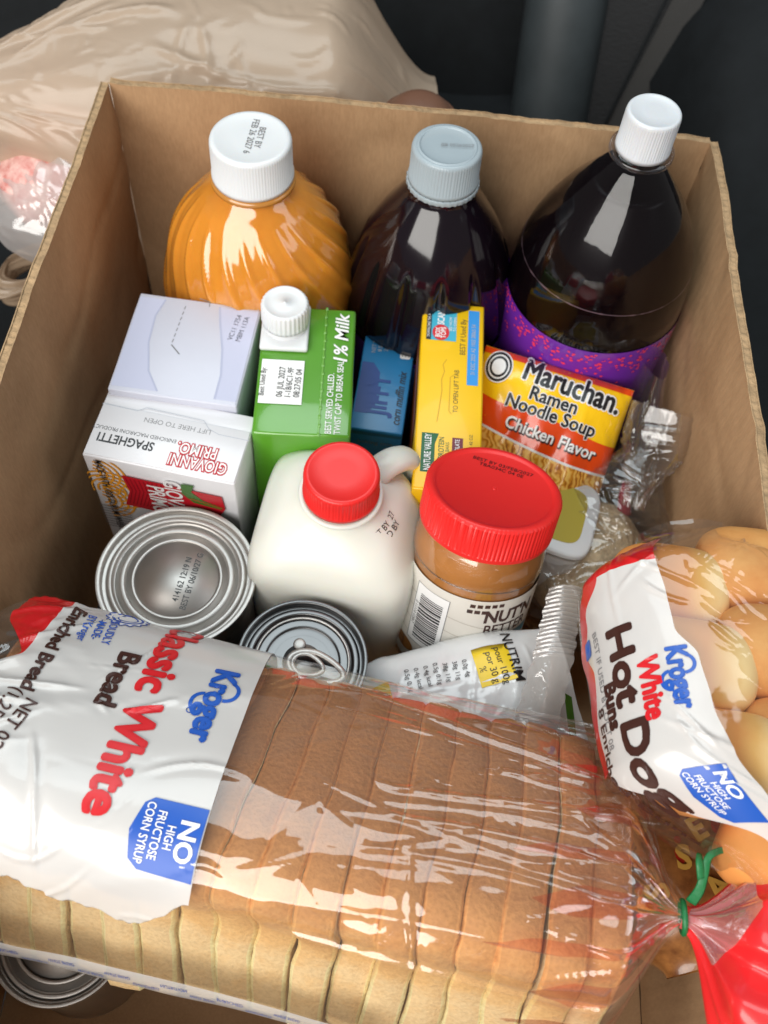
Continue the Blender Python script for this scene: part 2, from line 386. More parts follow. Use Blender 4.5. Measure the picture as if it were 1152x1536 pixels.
cb = root('soda_bottle', 'tall dark cola bottle with purple label and white screw cap', 'soda bottle', (30.4, -6.1, .1), (.5, 0, 0))
clear = film('clear_bottle', (.93, .92, .94), 0.8, .005, .04, .28, 18)
cola_m = mat('cola', (.004, .002, .003), .25, spec=.1)
sp = cat([(3.6, 0), (5.0, 1.0), (5.4, 2.5), (5.4, 6), (5.42, 15.5), (5.45, 17), (5.42, 18.6), (5.15, 20.6), (4.55, 22.4), (3.6, 24.2), (2.6, 25.6), (1.85, 26.6), (1.4, 27.3), (1.32, 27.8)], 6)
lathe('bottle_body', sp, clear, cb, n=110, close=False)
fill = [(r-.07, z) for r, z in sp if z < 26]
lathe('cola', fill+[(fill[-1][0]-.3, fill[-1][1]+.02), (.01, fill[-1][1]+.02)], cola_m, cb, n=110)
foam_m = mat('foam', S(150, 125, 135), .3, see=.45)
fv, ff = [], []
for k in range(260):          # bubbles clinging along the liquid line: one countless band
    a = random.uniform(0, 6.283); rr = 5.03+random.uniform(-.12, .0); z = 20.45+random.uniform(-.1, .16); s = random.uniform(.04, .11)
    cx, cy = rr*math.cos(a), rr*math.sin(a); b = len(fv)
    fv += [(cx+s, cy, z), (cx-s, cy, z), (cx, cy+s, z), (cx, cy-s, z), (cx, cy, z+s), (cx, cy, z-s)]
    ff += [tuple(b+i for i in f) for f in ((0, 2, 4), (2, 1, 4), (1, 3, 4), (3, 0, 4), (2, 0, 5), (1, 2, 5), (3, 1, 5), (0, 3, 5))]
mob('bubble_ring', fv, ff, foam_m, cb)['kind'] = 'stuff'
lathe('foam_line', [(5.06, 20.36), (5.12, 20.5), (5.02, 20.6)], foam_m, cb, n=120, mod=lambda a, z, r: .03*nz(a*20, z), close=False)
pur = mat('purple_label', S(110, 44, 168), .22, coat=.5, var=.08, vs=20)
lab = lathe('paper_label', [(5.46, 6.0), (5.47, 12), (5.49, 17.6)], pur, cb, n=110, close=False)
pink = ink('pink', S(226, 60, 98))
dv, df = [], []
for k in range(300):
    a = random.uniform(-2.0, 2.0); z = 17.5-abs(random.gauss(0, 1))*1.1; s = random.uniform(.05, .11)
    if z < 14.4: continue
    q = cyl(5.515); b = len(dv); an = random.uniform(0, 3)
    dv += [q(a*5.47+s*math.cos(an+t)*1.3, z+s*math.sin(an+t)) for t in (0, 1.257, 2.513, 3.77, 5.027)]; df.append(tuple(range(b, b+5)))
mob('label_dots', dv, df, pink, lab, smooth=False)['kind'] = 'stuff'
poly('script_mark', stroke([(math.cos(t*1.9)*.34+t*.28-.9+.3, 13.2+math.sin(t*1.9)*.55+t*.12) for t in [q*.18 for q in range(46)]], .11), pink, lab, cyl(5.515), .5)
lathe('support_ring', [(1.33, 27.6), (1.75, 27.7), (1.75, 27.95), (1.33, 28.0)], clear, cb, close=False)
ribcap(cb, 1.46, 28.0, 30.3, cap_w2, n=60, d=.03)

# ------------------------------------------------------------------ white carton box
paper = mat('white_board', S(196, 199, 213), .42, coat=.15, var=.04, vs=15, crough=.25)
lav = ink('lavender', S(188, 192, 215)); lav2 = ink('lavender_line', S(172, 177, 202))
wb = root('carton_box', 'plain pale lavender carton box behind the spaghetti box', 'carton box', (6.6, -14.9, 0.1), (0, 0, -3))
WZ = 18.3
rbox('carton', 7.2, 7.2, WZ, paper, wb, .1, (0, 0, WZ/2), sub=3, warp=.03)
tp = lambda x, y: (x, y, WZ+.05)
rbox('top_flap', 7.0, 7.0, .06, paper, wb, .02, (0, 0, WZ+.0))
tp = lambda x, y: (x, y, WZ+.035)
poly('printed_curve', [(-3.48, 3.3), (-2.0, 3.3), (-2.3, 2), (-2.2, 0), (-1.7, -2), (-.9, -3.3), (-3.48, -3.3)], lav, wb, tp)
poly('printed_curve', [(3.48, 3.3), (1.2, 3.3), (1.5, 2), (2.0, 0.2), (2.3, -1.6), (2.3, -3.3), (3.48, -3.3)], lav, wb, tp)
poly('printed_curve', stroke([(1.2, 3.3), (1.5, 2), (2.0, 0.2), (2.3, -1.6), (2.3, -3.3)], .12), lav2, wb, lambda x, y: (x, y, WZ+.04))
poly('printed_curve', stroke([(-2.0, 3.3), (-2.3, 2), (-2.2, 0), (-1.7, -2), (-.9, -3.3)], .1), lav2, wb, lambda x, y: (x, y, WZ+.04))
for k in range(7): poly('perforation', stroke([(-.75-.02*k, 3.0-k*.42), (-.78-.02*k, 2.75-k*.42)], .05), GREYI, wb, lambda x, y: (x, y, WZ+.045))
poly('tear_slit', stroke([(-.9, .05), (-.3, -.55)], .07), GREYI, wb, lambda x, y: (x, y, WZ+.045))
poly('tear_slit', stroke([(-.1, 3.72), (.55, 3.55), (.6, 3.2)], .06), GREYI, wb, lambda x, y: (x, y, WZ+.045))
text('VC11 1754\nMBM 113A', PALEI, wb, tp, .42, rot=84, at=(2.6, 1.9), name='date_print', line=1.1)

# ------------------------------------------------------------------ green milk carton
gm = mat('green_carton', S(84, 146, 40), .22, coat=.5, var=.05, vs=20)
mc = root('milk_carton', 'green one percent milk carton with white screw cap', 'milk carton', (13.45, -15.5, .1), (0, 0, 3))
CZ = 18.2; CWd, CDp = 5.4, 9.2
rbox('carton', CWd, CDp, CZ, gm, mc, .18, (0, 0, CZ/2), sub=3, warp=.05)
rbox('top_seam', .10, CDp-.2, .05, mat('green_seam', S(104, 160, 62), .3, coat=.3), mc, .02, (.95, 0, CZ+.015))
for k in range(16): rbox('seam_tooth', .16, .22, .05, MATS['green_seam'], mc, .02, (.95+.02*(k % 2), -4.5+k*.6, CZ+.03))
cap_base = rbox('cap_base', 2.75, 3.4, .35, cap_w, mc, .14, (-1.35, 2.8, CZ+.17), seg=3)
bm_ = lathe('spout', [(1.3, CZ+.3), (1.3, CZ+.55), (1.12, CZ+.7), (1.12, CZ+.8)], cap_w, mc, close=False)
bm_.location = (-1.35*K, 2.95*K, 0)
cp = lathe('cap', [(1.34, CZ+.7), (1.36, CZ+.95), (1.33, CZ+2.0), (1.26, CZ+2.12), (1.15, CZ+2.15), (1.08, CZ+2.1), (.08, CZ+2.1), (.06, CZ+2.16), (.001, CZ+2.17)], cap_w, mc, n=192, mod=lambda a, z, r: (.03*math.sin(a*32) if CZ+.9 < z < CZ+2.05 else 0))
cp.location = (-1.35*K, 2.95*K, 0)
ct = lambda x, y: (x, y, CZ+.06)
text('1% Milk', WHITE, mc, ct, 1.1, bold=.02, shear=.2, fit=3.6, rot=90, at=(1.95, 2.4))
text('BEST SERVED CHILLED.\nTWIST CAP TO BREAK SEAL.', WHITE, mc, ct, .5, bold=.01, sx=.82, rot=90, at=(1.72, -4.45), align='LEFT')
poly('date_patch', rect(-2.5, -2.6, -.1, .5), WHITE, mc, ct)
text('06 JUL 2027\n1-18/6C1-9F\n08:27:05 04', BLACK, mc, lambda x, y: (x, y, CZ+.09), .5, rot=88, at=(-.85, -1.1), sx=.85, line=.95, name='date_print')
text('Best Used By:', BLACK, mc, lambda x, y: (x, y, CZ+.09), .42, rot=90, at=(-2.35, -1.1), sx=.85, name='date_print')

# ------------------------------------------------------------------ blue muffin mix box
bl = mat('blue_board', S(34, 122, 178), .4, coat=.2, var=.06, vs=20)
bb = root('muffin_mix_box', 'small blue corn muffin mix box between milk carton and yellow box', 'muffin mix box', (17.9, -12.7, .1), (0, 0, -3))
BZ = 14.2
rbox('carton', 3.2, 7.6, BZ, bl, bb, .08, (0, 0, BZ/2))
bt = lambda x, y: (x, y, BZ+.03); dbl = ink('deep_blue', S(14, 62, 140))
text('JIFFY', dbl, bb, bt, 1.75, bold=.03, rot=90, at=(-.15, -1.1), sx=.85)
text('corn muffin mix', BLACK, bb, bt, .72, bold=.012, shear=.3, rot=90, at=(1.1, -1.2), sx=.88)
text('NET WT\n8.5 OZ\n240 G', PALEI, bb, bt, .38, rot=90, at=(-.55, 2.8), name='small_print')
poly('printed_panel', rrect(.75, 1.9, 1.4, 3.4, .15), WHITE, bb, bt)
for k in range(3): poly('printed_line', rect(.85+k*.2, 2.05, .93+k*.2, 3.2), GREYI, bb, lambda x, y: (x, y, BZ+.05))
poly('printed_panel', [(-1.5, -2.6), (-.7, -2.6), (-.3, -1.9), (-.3, 0.6), (-.8, 1.3), (-1.5, 1.3)], dbl, bb, lambda x, y: (x, y, BZ+.015))
poly('front_edge', rect(-1.55, -.3, 1.55, .0), ink('teal', S(20, 90, 120)), bb, pl((0, -3.83, BZ-.2), (1, 0, 0), (0, 0, 1)))
text('baking mix', GREYI, bb, pl((0, -3.84, BZ-1.2), (1, 0, 0), (0, 0, 1)), .5, name='small_print')

# ------------------------------------------------------------------ yellow snack bar box
ym = mat('yellow_board', S(238, 190, 12), .4, coat=.2, var=.05, vs=18)
yb = root('granola_bar_box', 'tall narrow yellow granola bar box behind the peanut butter jar', 'granola bar box', (21.75, -15.7, .1), (0, 0, 0.5))
YZ = 17.6; YW, YD = 3.7, 13.4
rbox('carton', YW, YD, YZ, ym, yb, .09, (0, 0, YZ/2), sub=3, warp=.05)
yt = lambda x, y: (x, y, YZ+.06); yt2 = lambda x, y: (x, y, YZ+.085)
rbox('top_flap', YW-.15, YD-.2, .06, ym, yb, .02, (0, 0, YZ+.02))
sk = ink('sky', S(44, 140, 214)); gi = ink('pine', S(14, 92, 48)); ori = ink('photo_orange', S(150, 76, 34)); mar = ink('maroon', S(110, 22, 42)); cy = ink('cyan', S(62, 168, 196))
poly('printed_band', rect(.9, .55, 1.55, 6.2), sk, yb, yt)
text('31 DEC 2025 A2 1003 28065 54', PALEI, yb, yt2, .36, rot=90, at=(1.24, 3.2), sx=.8, name='date_print')
text('BEST if Used By', BLACK, yb, yt, .46, rot=90, at=(.62, 4.1), sx=.92, name='small_print')
poly('printed_badge', rect(-1.45, 3.7, .2, 6.05), cy, yb, yt); poly('printed_badge', rect(-1.58, 3.7, -1.3, 6.05), BLACK, yb, yt2)
text('DOWNLOAD THE APP', WHITE, yb, lambda x, y: (x, y, YZ+.1), .24, rot=90, at=(-1.44, 4.87), sx=.8, name='small_print')
poly('printed_badge', ell(-.72, 4.3, .5, .6), REDI, yb, yt2); text('BOX\nTOPS', WHITE, yb, lambda x, y: (x, y, YZ+.1), .42, bold=.02, rot=90, at=(-.72, 4.28), sx=.85, line=.8)
text('SCAN', WHITE, yb, yt2, .58, bold=.03, rot=90, at=(-.72, 5.45), sx=.72); text('SEE HOW\nTO EARN', WHITE, yb, yt2, .26, rot=90, at=(-.02, 5.0), name='small_print')
text('TO OPEN LIFT TAB', BLACK, yb, yt, .4, rot=90, at=(.32, .05), sx=.9, name='small_print')
poly('tab_score', stroke([(.15, 1.2), (-.05, 1.0), (-.05, -1.4), (.1, -1.6)], .05), ink('yellow_shade', S(196, 150, 10)), yb, yt)
poly('tab_score', stroke([(-.3, 2.3), (-.5, 1.9), (-.4, 1.4), (-.55, .8), (-.5, 0), (-.6, -1.2), (-.7, -2.2)], .05), MATS['ink_yellow_shade'], yb, yt)
poly('brand_panel', [(-1.5, -5.6), (-.75, -5.6), (-.75, -3.7), (-.55, -3.0), (-1.5, -3.0)], gi, yb, yt)
text('NATURE VALLEY', WHITE, yb, yt2, .52, bold=.015, rot=90, at=(-1.12, -4.3), sx=.62)
text('CHEWY PROTEIN', gi, yb, yt, .44, bold=.01, rot=90, at=(-.38, -4.6), sx=.8); text('CHEWY BARS', gi, yb, yt, .28, rot=90, at=(-.05, -4.4), name='small_print')
poly('brand_panel', rect(.2, -5.2, .8, -3.2), mar, yb, yt); text('CHOCOLATE', WHITE, yb, yt2, .36, bold=.01, rot=90, at=(.5, -4.1), sx=.72)
text('10 - 1.42 OZ', BLACK, yb, yt, .26, rot=90, at=(1.25, -3.6), name='small_print')
sd = pl((-YW/2-.06, 0, 0), (0, -1, 0), (0, 0, 1))
ln = pl((-YW/2-.09, 0, 0), (0, -1, 0), (0, 0, 1))
poly('photo_panel', [(-6.3, 16.6), (1.5, 16.6), (2.5, 14), (2, 8), (-6.3, 8)], ori, yb, sd)
poly('brand_panel', rect(3.0, 9, 6.4, 16), gi, yb, sd)
text('VALLEY', ym, yb, ln, 2.6, bold=.03, at=(4.6, 13.2), sx=.45)
poly('printed_badge', rect(-.9, -1.1, .2, -.6), BLACK, yb, pl((0, -YD/2-.07, YZ-.9), (1, 0, 0), (0, 0, 1)))

# ------------------------------------------------------------------ spaghetti box
spb = root('spaghetti_box', 'white spaghetti box with red and orange print behind the large can', 'spaghetti box', (6.7, -20.3, 0.1), (1, 0, -7))
wm = mat('gloss_white_board', S(218, 218, 222), .3, coat=.35, var=.03, vs=20, crough=.15)
SZ = 17.8; SWd, SDp = 8.4, 4.5
rbox('carton', SWd, SDp, SZ, wm, spb, .1, (0, 0, SZ/2), sub=3, warp=.03)
st = lambda x, y: (x, y, SZ+.06); st2 = lambda x, y: (x, y, SZ+.085)
rbox('top_flap', SWd-.12, SDp-1.2, .07, wm, spb, .02, (0, -.5, SZ+.02))
poly('tab_score', stroke([(-4.2, 1.15), (-2.2, 1.1), (-1.8, 1.4), (1.5, 1.3), (1.9, .85), (2.5, .62), (4.2, .6)], .05), PALEI, spb, st)
redo = ink('logo_red', S(186, 26, 40)); org = ink('orange', S(232, 160, 44)); grn = ink('ribbon_green', S(60, 106, 40))
text('LIFT HERE TO OPEN', GREYI, spb, st, .44, rot=180, at=(.2, .65), sx=.95, name='small_print')
for s_, mm, bo, f in (('GIOVANNI', redo, .085, st2), ('GIOVANNI', WHITE, .005, lambda x, y: (x, y, SZ+.10))):
    text(s_, mm, spb, f, 1.0, bold=bo, rot=180, at=(1.95, -1.45), sx=.66)
for s_, mm, bo, f in (('PRIMO.', redo, .085, st2), ('PRIMO.', WHITE, .005, lambda x, y: (x, y, SZ+.10))):
    text(s_, mm, spb, f, 1.0, bold=bo, rot=180, at=(1.7, -.65), sx=.7)
text('SPAGHETTI', BLACK, spb, st, .78, bold=.025, rot=180, at=(-2.2, -.95), sx=.8)
text('ENRICHED MACARONI PRODUCT', BLACK, spb, st, .34, rot=180, at=(-1.9, -.35), sx=.9, name='small_print')
ft = lambda d: pl((0, -SDp/2-d, 0), (1, 0, 0), (0, 0, 1))
for q, (cx, cz) in enumerate(((-3.9, 16.2), (-3.9, 13.4), (-3.1, 14.6))):
    for k in range(5):
        rr = .5+k*.36
        pts = [(max(-4.25, x), min(17.6, z)) for x, z in ring(cx, cz, rr, rr, .13, 26, -80, 80 if q < 2 else 200)]
        poly('wave_print', pts, org, spb, ft(.06+.012*q))
poly('ribbon', [(-2.2, 16.6), (3.4, 16.4), (3.5, 15.1), (3.1, 14.2), (0, 13.2), (-2.5, 13.3), (-2.0, 15)], redo, spb, ft(.12))
for k in range(9): poly('ribbon_line', stroke([(-2.0+.25*k, 16.4), (-1.8+.22*k, 15.2), (-2.2+.2*k, 13.6)], .05), ink('ribbon_dark', S(140, 16, 30)), spb, ft(.135))
poly('ribbon', [(1.2, 17.0), (1.9, 17.05), (1.7, 16.3), (2.3, 15.6), (3.2, 15.3), (3.3, 15.0), (1.7, 15.2), (1.1, 16.0)], grn, spb, ft(.14))
text('GIOVANNI\nPRIMO.', WHITE, spb, ft(.15), 1.35, bold=.02, rot=-90, at=(.1, 14.6), sx=.75, line=.75)
for k in range(14): poly('wheat_ear', ell(1.6+.13*k, 15.55-.03*k+.08*(k % 2), .13, .06, 8), ink('wheat', S(150, 96, 40)), spb, ft(.155))
text('MADE WITH 100% DURUM WHEAT', BLACK, spb, ft(.12), .62, bold=.012, rot=-90, at=(-3.35, 13.8), sx=.8)
for k in range(9): poly('printed_line', rect(-4.2, 10.2+k*.3, -2.4, 10.28+k*.3), GREYI, spb, ft(.1))

# ------------------------------------------------------------------ tin cans
steel = mat('tinplate', (.50, .475, .45), .46, metal=1., var=.12, vs=14, bump=.02, bs=800)
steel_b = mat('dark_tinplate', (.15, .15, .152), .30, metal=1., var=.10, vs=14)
def can(name, label, x, y, z, r, h, rot=(0, 0, 0), mt=steel):
    c = root(name, label, 'tin can', (x, y, z), rot, 'tin cans in the box')
    pr = [(r*.93, 0), (r*.98, .1), (r*.98, .5), (r*.955, .7)]
    for k in range(int((h-2)/.5)): pr += [(r*.955, .9+k*.5), (r*.94, 1.15+k*.5)]
    pr += [(r*.955, h-.75), (r*.975, h-.45)]
    lathe('can_wall', cat(pr, 3), mt, c, n=96)
    rm = [(r*.975, h-.45), (r, h-.36), (r, h-.05), (r*.985, h), (r*.955, h), (r*.935, h-.06), (r*.93, h-.30), (r*.925, h-.36)]
    lathe('rim', cat(rm, 4), mt, c, n=96, close=False)
    return c
cA = can('tin_can', 'large silver tin can with stepped lid beside the milk jug', 7.9, -27.6, .2, 4.22, 15.0)
hz = 15.0
lathe('lid', cat([(3.92, hz-.38), (3.72, hz-.40), (3.62, hz-.26), (3.42, hz-.24), (3.34, hz-.42), (3.1, hz-.46), (3.0, hz-.34), (2.76, hz-.32), (2.66, hz-.5), (2.46, hz-.52), (2.40, hz-.40), (2.26, hz-.40), (2.18, hz-.46), (1.2, hz-.47), (.001, hz-.47)], 4), steel, cA, n=120, close=False)
text('414162 12:19 N\nBEST BY 06/10/27 G', ink('jet', (.02, .019, .018)), cA, lambda x, y: (x, y, hz-.43), .48, bold=.012, rot=83, at=(.55, -.05), sx=.86, line=1.1, name='date_print')
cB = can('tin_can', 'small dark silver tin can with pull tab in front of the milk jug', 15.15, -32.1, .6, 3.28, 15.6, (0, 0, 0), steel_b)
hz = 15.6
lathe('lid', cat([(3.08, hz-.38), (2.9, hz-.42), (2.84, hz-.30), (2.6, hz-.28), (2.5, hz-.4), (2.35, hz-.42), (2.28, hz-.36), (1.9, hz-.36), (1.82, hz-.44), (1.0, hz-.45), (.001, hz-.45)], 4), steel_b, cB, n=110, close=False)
def tabpts(k, n=40):
    a = 2*math.pi*k/n; return (1.25*math.cos(a)*(1 if math.cos(a) < 0 else 1.3), .78*math.sin(a)*(1-.22*max(0, math.cos(a))))
tabc = [tabpts(k) for k in range(40)]
def torus_path(name, pts, r, z, mt, par, flat=.5):
    P = [Vector((p[0], p[1], z)) for p in pts]; n = len(P); vs = []; fs = []
    for i in range(n):
        d = (P[(i+1) % n]-P[i-1]).normalized(); a = Vector((-d.y, d.x, 0))
        for q in range(8): t = 2*math.pi*q/8; vs.append(P[i]+a*math.cos(t)*r+Vector((0, 0, math.sin(t)*r*flat)))
    for i in range(n):
        for q in range(8): fs.append((i*8+q, i*8+(q+1) % 8, ((i+1) % n)*8+(q+1) % 8, ((i+1) % n)*8+q))
    return mob(name, vs, fs, mt, par)
def turn(pts, ang, dx, dy):
    c_, s_ = math.cos(R(ang)), math.sin(R(ang)); return [(dx+p[0]*c_-p[1]*s_, dy+p[0]*s_+p[1]*c_) for p in pts]
tp0 = torus_path('pull_tab', turn(tabc, -14, .55, -.35), .17, hz-.05, steel, cB)
torus_path('finger_ring', turn([(p[0]*.55-.35, p[1]*.72) for p in tabc], -14, .55, -.35), .13, hz-.04, steel, tp0)
o = lathe('rivet', cat([(.32, 0), (.3, .06), (.2, .1), (.001, .12)]), steel, cB); o.location = (-.25*K, .95*K, (hz-.42)*K)
o = torus_path('score_arc', [(2.35*math.cos(R(a)), 2.35*math.sin(R(a))) for a in range(0, 360, 8)], .06, hz-.26, steel, cB)
poly('tab_web', turn([(.55, -.3), (1.45, -.3), (1.45, .3), (.55, .3)], -14, .55, -.35), steel_b, cB, lambda x, y: (x, y, hz-.04))
cC = can('tin_can', 'silver tin can in the front corner under the white bread bag', 4.3, -44.6, .2, 3.5, 8.0)
hz = 8.0
lathe('lid', cat([(3.34, hz-.38), (3.15, hz-.42), (3.05, hz-.28), (2.85, hz-.28), (2.75, hz-.46), (2.5, hz-.48), (2.4, hz-.34), (2.2, hz-.34), (2.1, hz-.48), (.001, hz-.48)], 4), steel, cC, n=110, close=False)

# ------------------------------------------------------------------ milk jug
hd = mat('milk_jug_plastic', S(222, 222, 213), .3, sss=.3, spec=.4, bump=.03, bs=60)
mj = root('milk_jug', 'white plastic milk jug with red cap and handle', 'milk jug', (16.25, -23.95, .1), (0, 0, -6))
J = [(0, 4.2, 4.2, 5), (.5, 4.55, 4.55, 5), (3, 4.6, 4.6, 5), (11.5, 4.6, 4.6, 5), (14.2, 4.6, 4.6, 5), (15.8, 4.42, 4.42, 5), (16.8, 3.85, 3.85, 4.2), (17.6, 3.2, 3.2, 3.2), (18.2, 2.45, 2.45, 2.5), (18.7, 2.05, 2.05, 2), (19.3, 1.85, 1.85, 2)]
JJ = cat([j+(0, 0) for j in J], 4)
def jm_(v, a):
    d = (math.atan2(v.y, v.x)-R(52)); d = (d+math.pi) % (2*math.pi)-math.pi
    w = math.exp(-(d/.42)**2)*sst(7, 10, v.z)*(1-sst(15.6, 17.6, v.z))
    f = 1-.20*w
    return Vector((v.x*f, v.y*f, v.z+.03*nz(v.x*.5, v.y*.5, v.z*.5)))
loft('jug_body', JJ, hd, mj, 96, jm_)
tube('handle', [(.9, 1.2, 17.4), (1.7, 2.3, 18.3), (2.5, 3.2, 18.2), (3.1, 3.9, 17.2), (3.4, 4.2, 15), (3.5, 4.1, 11.5), (3.2, 3.2, 8.8)], lambda t: .86-.06*math.sin(t*3.14), hd, mj, 16, k=6, flat=.72)
for zz, rr in ((18.95, 2.02),): torus_path('neck_ring', ell(0, 0, 2.05, 2.05, 48), .16, zz, hd, mj, 1.)
for k in range(9):
    a = 200+k*7; o = torus_path('embossed_mark', ell(-3.2+.34*k*.9, -2.0-.05*k, .2, .3, 16), .05, 15.72-.02*k, hd, mj, .8)
    if k > 4: break
capr = mat('red_cap_plastic', S(222, 40, 38), .36, sss=.05, spec=.45)
c = ribcap(mj, 1.95, 19.2, 20.95, capr, n=72, d=.04, top_in=.2)
def jugtext(x, y):
    r_ = 2.95-y; th_ = R(-24)+x/2.7; return (r_*math.cos(th_), r_*math.sin(th_), 18.32-(r_-2.45)*.72)
text('BEST BY  27\nUSED BY', BLACK, mj, jugtext, .42, name='date_print', line=.9)

# ------------------------------------------------------------------ peanut butter jar
pj = root('peanut_butter_jar', 'peanut butter jar with wide red lid and white label', 'peanut butter jar', (23.3, -27.4, 9.0), (-20, 4, 0)); pj.scale = (.93, .93, .93)
PB_ = mat('peanut_butter', S(186, 124, 66), .28, coat=.7, var=.10, vs=60, bump=.05, bs=250)
jp = cat([(3.2, 0), (3.68, .3), (3.74, 1.0), (3.72, 7.6), (3.78, 8.2), (3.76, 8.9), (3.6, 9.7), (3.4, 10.3), (3.35, 11)], 5)
lathe('jar_body', jp, PB_, pj, n=110)
lathe('jar_glaze', [(r+.05, z) for r, z in jp], film('jar_plastic', (.97, .97, .97), 1.2, .01, .05, .05, 30), pj, n=110, close=False)
lbl = lathe('paper_label', [(3.83, .8), (3.845, 4), (3.84, 7.6)], mat('jar_label', S(216, 212, 204), .35, coat=.2, var=.03, vs=20), pj, n=110, close=False)
cq = lambda a0, r=3.862: (lambda x, y: (r*math.sin(x/r+R(a0)), -r*math.cos(x/r+R(a0)), y))
poly('barcode_panel', rect(-1.15, 2.6, 1.15, 7.0), WHITE, lbl, cq(-40), .4)
poly('barcode_frame', stroke([(-1.15, 2.6), (1.15, 2.6), (1.15, 7.0), (-1.15, 7.0), (-1.15, 2.6)], .05), GREYI, lbl, cq(-40, 3.87), .4)
y_ = 2.95
while y_ < 6.4:
    w_ = random.choice((.05, .07, .1, .15)); poly('barcode_bar', rect(-.75, y_, .85, y_+w_), BLACK, lbl, cq(-40, 3.872), .4); y_ += w_+random.choice((.05, .07, .1))
text('0 11110 02867', BLACK, lbl, cq(-40, 3.872), .34, rot=-90, at=(-.95, 4.7), sx=.9, cut=.4, name='small_print')
for k in range(4):
    poly('wave_line', stroke([(-7+t*.5, 3.2+k*.95-.9*math.exp(-((t-12-2*k)/7)**2)) for t in range(30)], .05), ink('label_line', S(186, 180, 170)), lbl, cq(15, 3.856), .6)
for k in range(5): poly('peanut_print', rect(-1.9+k*.42, 7.05+.02*k, -1.6+k*.42, 7.3+.02*k), BROWNI, lbl, cq(22), .4)
for k in range(3): poly('peanut_print', rect(-2.0+k*.42, 6.62, -1.68+k*.42, 6.88), BROWNI, lbl, cq(22), .4)
text("NUT'N", BROWNI, lbl, cq(22), 1.3, bold=.035, at=(.75, 6.35), cut=.4, sx=.85)
text('BETTER', BROWNI, lbl, cq(22), 1.1, bold=.012, at=(.7, 5.3), cut=.4, sx=.82)
poly('blue_band', [(-1.6, 4.7), (2.8, 4.7), (2.8, 4.0), (-1.2, 4.0)], ink('band_blue', S(92, 152, 180)), lbl, cq(22), .4)
text('CREAMY', WHITE, lbl, cq(22, 3.87), .55, bold=.01, at=(.6, 4.35), cut=.4)
poly('peanut_print', [(x*1.2, y) for x, y in ell(-4.0, 1.9, .8, .45)], ink('peanut', S(150, 100, 50)), lbl, cq(10, 3.866), .4)
tl = lathe('lid', [(3.62, 10.35), (3.82, 10.4), (3.84, 10.65), (3.78, 10.7), (3.78, 12.55), (3.7, 12.68), (3.6, 12.72), (3.4, 12.72), (3.3, 12.64), (3.2, 12.6), (.16, 12.6), (.12, 12.56), (.08, 12.62), (.001, 12.63)], capr, pj, n=400,
           mod=lambda a, z, r: (.055*(math.sin(a*100) > 0) if 10.68 < z < 12.6 and r > 3.7 else 0))
sharpen(tl, 40)
text('BEST BY 03/FEB/2027\nT8A034C 04 0E', BLACK, tl, lambda x, y: (x, y, 12.625), .42, rot=-17, at=(.55, 1.95), sx=.95, line=.95, name='date_print')

# ------------------------------------------------------------------ ramen packet
def packet(u, v, w=9.4, h=11.4):     # u across, v up, bulging front
    x = (u-.5)*w; y = (v-.5)*h
    e = (1-abs(2*u-1)**3)*(1-abs(2*v-1)**4)
    return x, y, 1.9*max(0, e)**.6+.22*nz(x*.6, y*.4, 4)*e+.22*rdg(x*.45, y*.22, 9)*e+.10*rdg(x*1.3+y*.4, y*.5, 3)*(1-e*.6)
rp = root('ramen_packet', 'yellow and orange ramen noodle packet in front of the soda bottle', 'ramen packet', (28.1, -17.2, 4.6), (0, 0, 0))
RT = Vector((24.0, -10.2, 15.6)); RX = Vector((.968, -.235, -.03)).normalized()
RYv = Vector((-.20, -.78, -.62)); RYv = (RYv-RX*RYv.dot(RX)).normalized(); RN = RX.cross(-RYv)
if RN.z < 0: RN = -RN
def rmap(off=0.):
    def f(x, y, o=0.):    # x 0..9.4 to the right, y 0..11.4 upwards
        u, v = x/9.4, y/11.4; a, b, c_ = packet(u, v)
        return RT+RX*(a+4.7)-RYv*(b-5.7)+RN*(c_+off+o)
    return f
yel = mat('ramen_yellow', S(246, 196, 20), .25, coat=.5, var=.04, vs=20, bump=.12, bs=120)
ora = mat('ramen_orange', S(226, 72, 16), .25, coat=.5, var=.06, vs=20, bump=.12, bs=120)
def noodle_mat():
    mt, t, o = nt('noodle_print'); b = N(t, 'BsdfPrincipled'); b.inputs['Roughness'].default_value = .3; b.inputs['Coat Weight'].default_value = .4
    tc = N(t, 'TexCoord'); n = N(t, 'TexNoise', i_Scale=60., i_Detail=2., i_Distortion=2.); t.links.new(tc.outputs['Object'], n.inputs['Vector'])
    w = N(t, 'TexWave', i_Scale=90.); w.inputs['Distortion'].default_value = 14; w.inputs['Detail Scale'].default_value = 1.2; t.links.new(tc.outputs['Object'], w.inputs['Vector'])
    mm = N(t, 'Math', operation='MULTIPLY_ADD'); mm.inputs[1].default_value = .45; t.links.new(w.outputs[1], mm.inputs[0]); t.links.new(n.outputs[0], mm.inputs[2])
    r = N(t, 'ValToRGB'); E_ = r.color_ramp.elements; E_[0].position = .35; E_[0].color = c4(S(150, 78, 18)); E_[1].position = .95; E_[1].color = c4(S(250, 206, 110))
    e = E_.new(.6); e.color = c4(S(222, 150, 40))
    t.links.new(mm.outputs[0], r.inputs[0]); t.links.new(r.outputs[0], b.inputs['Base Color']); t.links.new(b.outputs[0], o.inputs[0]); return mt
noo = noodle_mat()
grid('packet', lambda u, v: rmap()(u*9.4, v*11.4), 60, 70, yel, rp, world=True)
grid('packet_back', lambda u, v: rmap(-2*packet(u, v)[2])(u*9.4, v*11.4), 30, 36, ora, rp, world=True)
bandt = lambda x: 8.75-.9*math.sin(x/9.4*math.pi*.5)-.15*math.sin(x*.9)
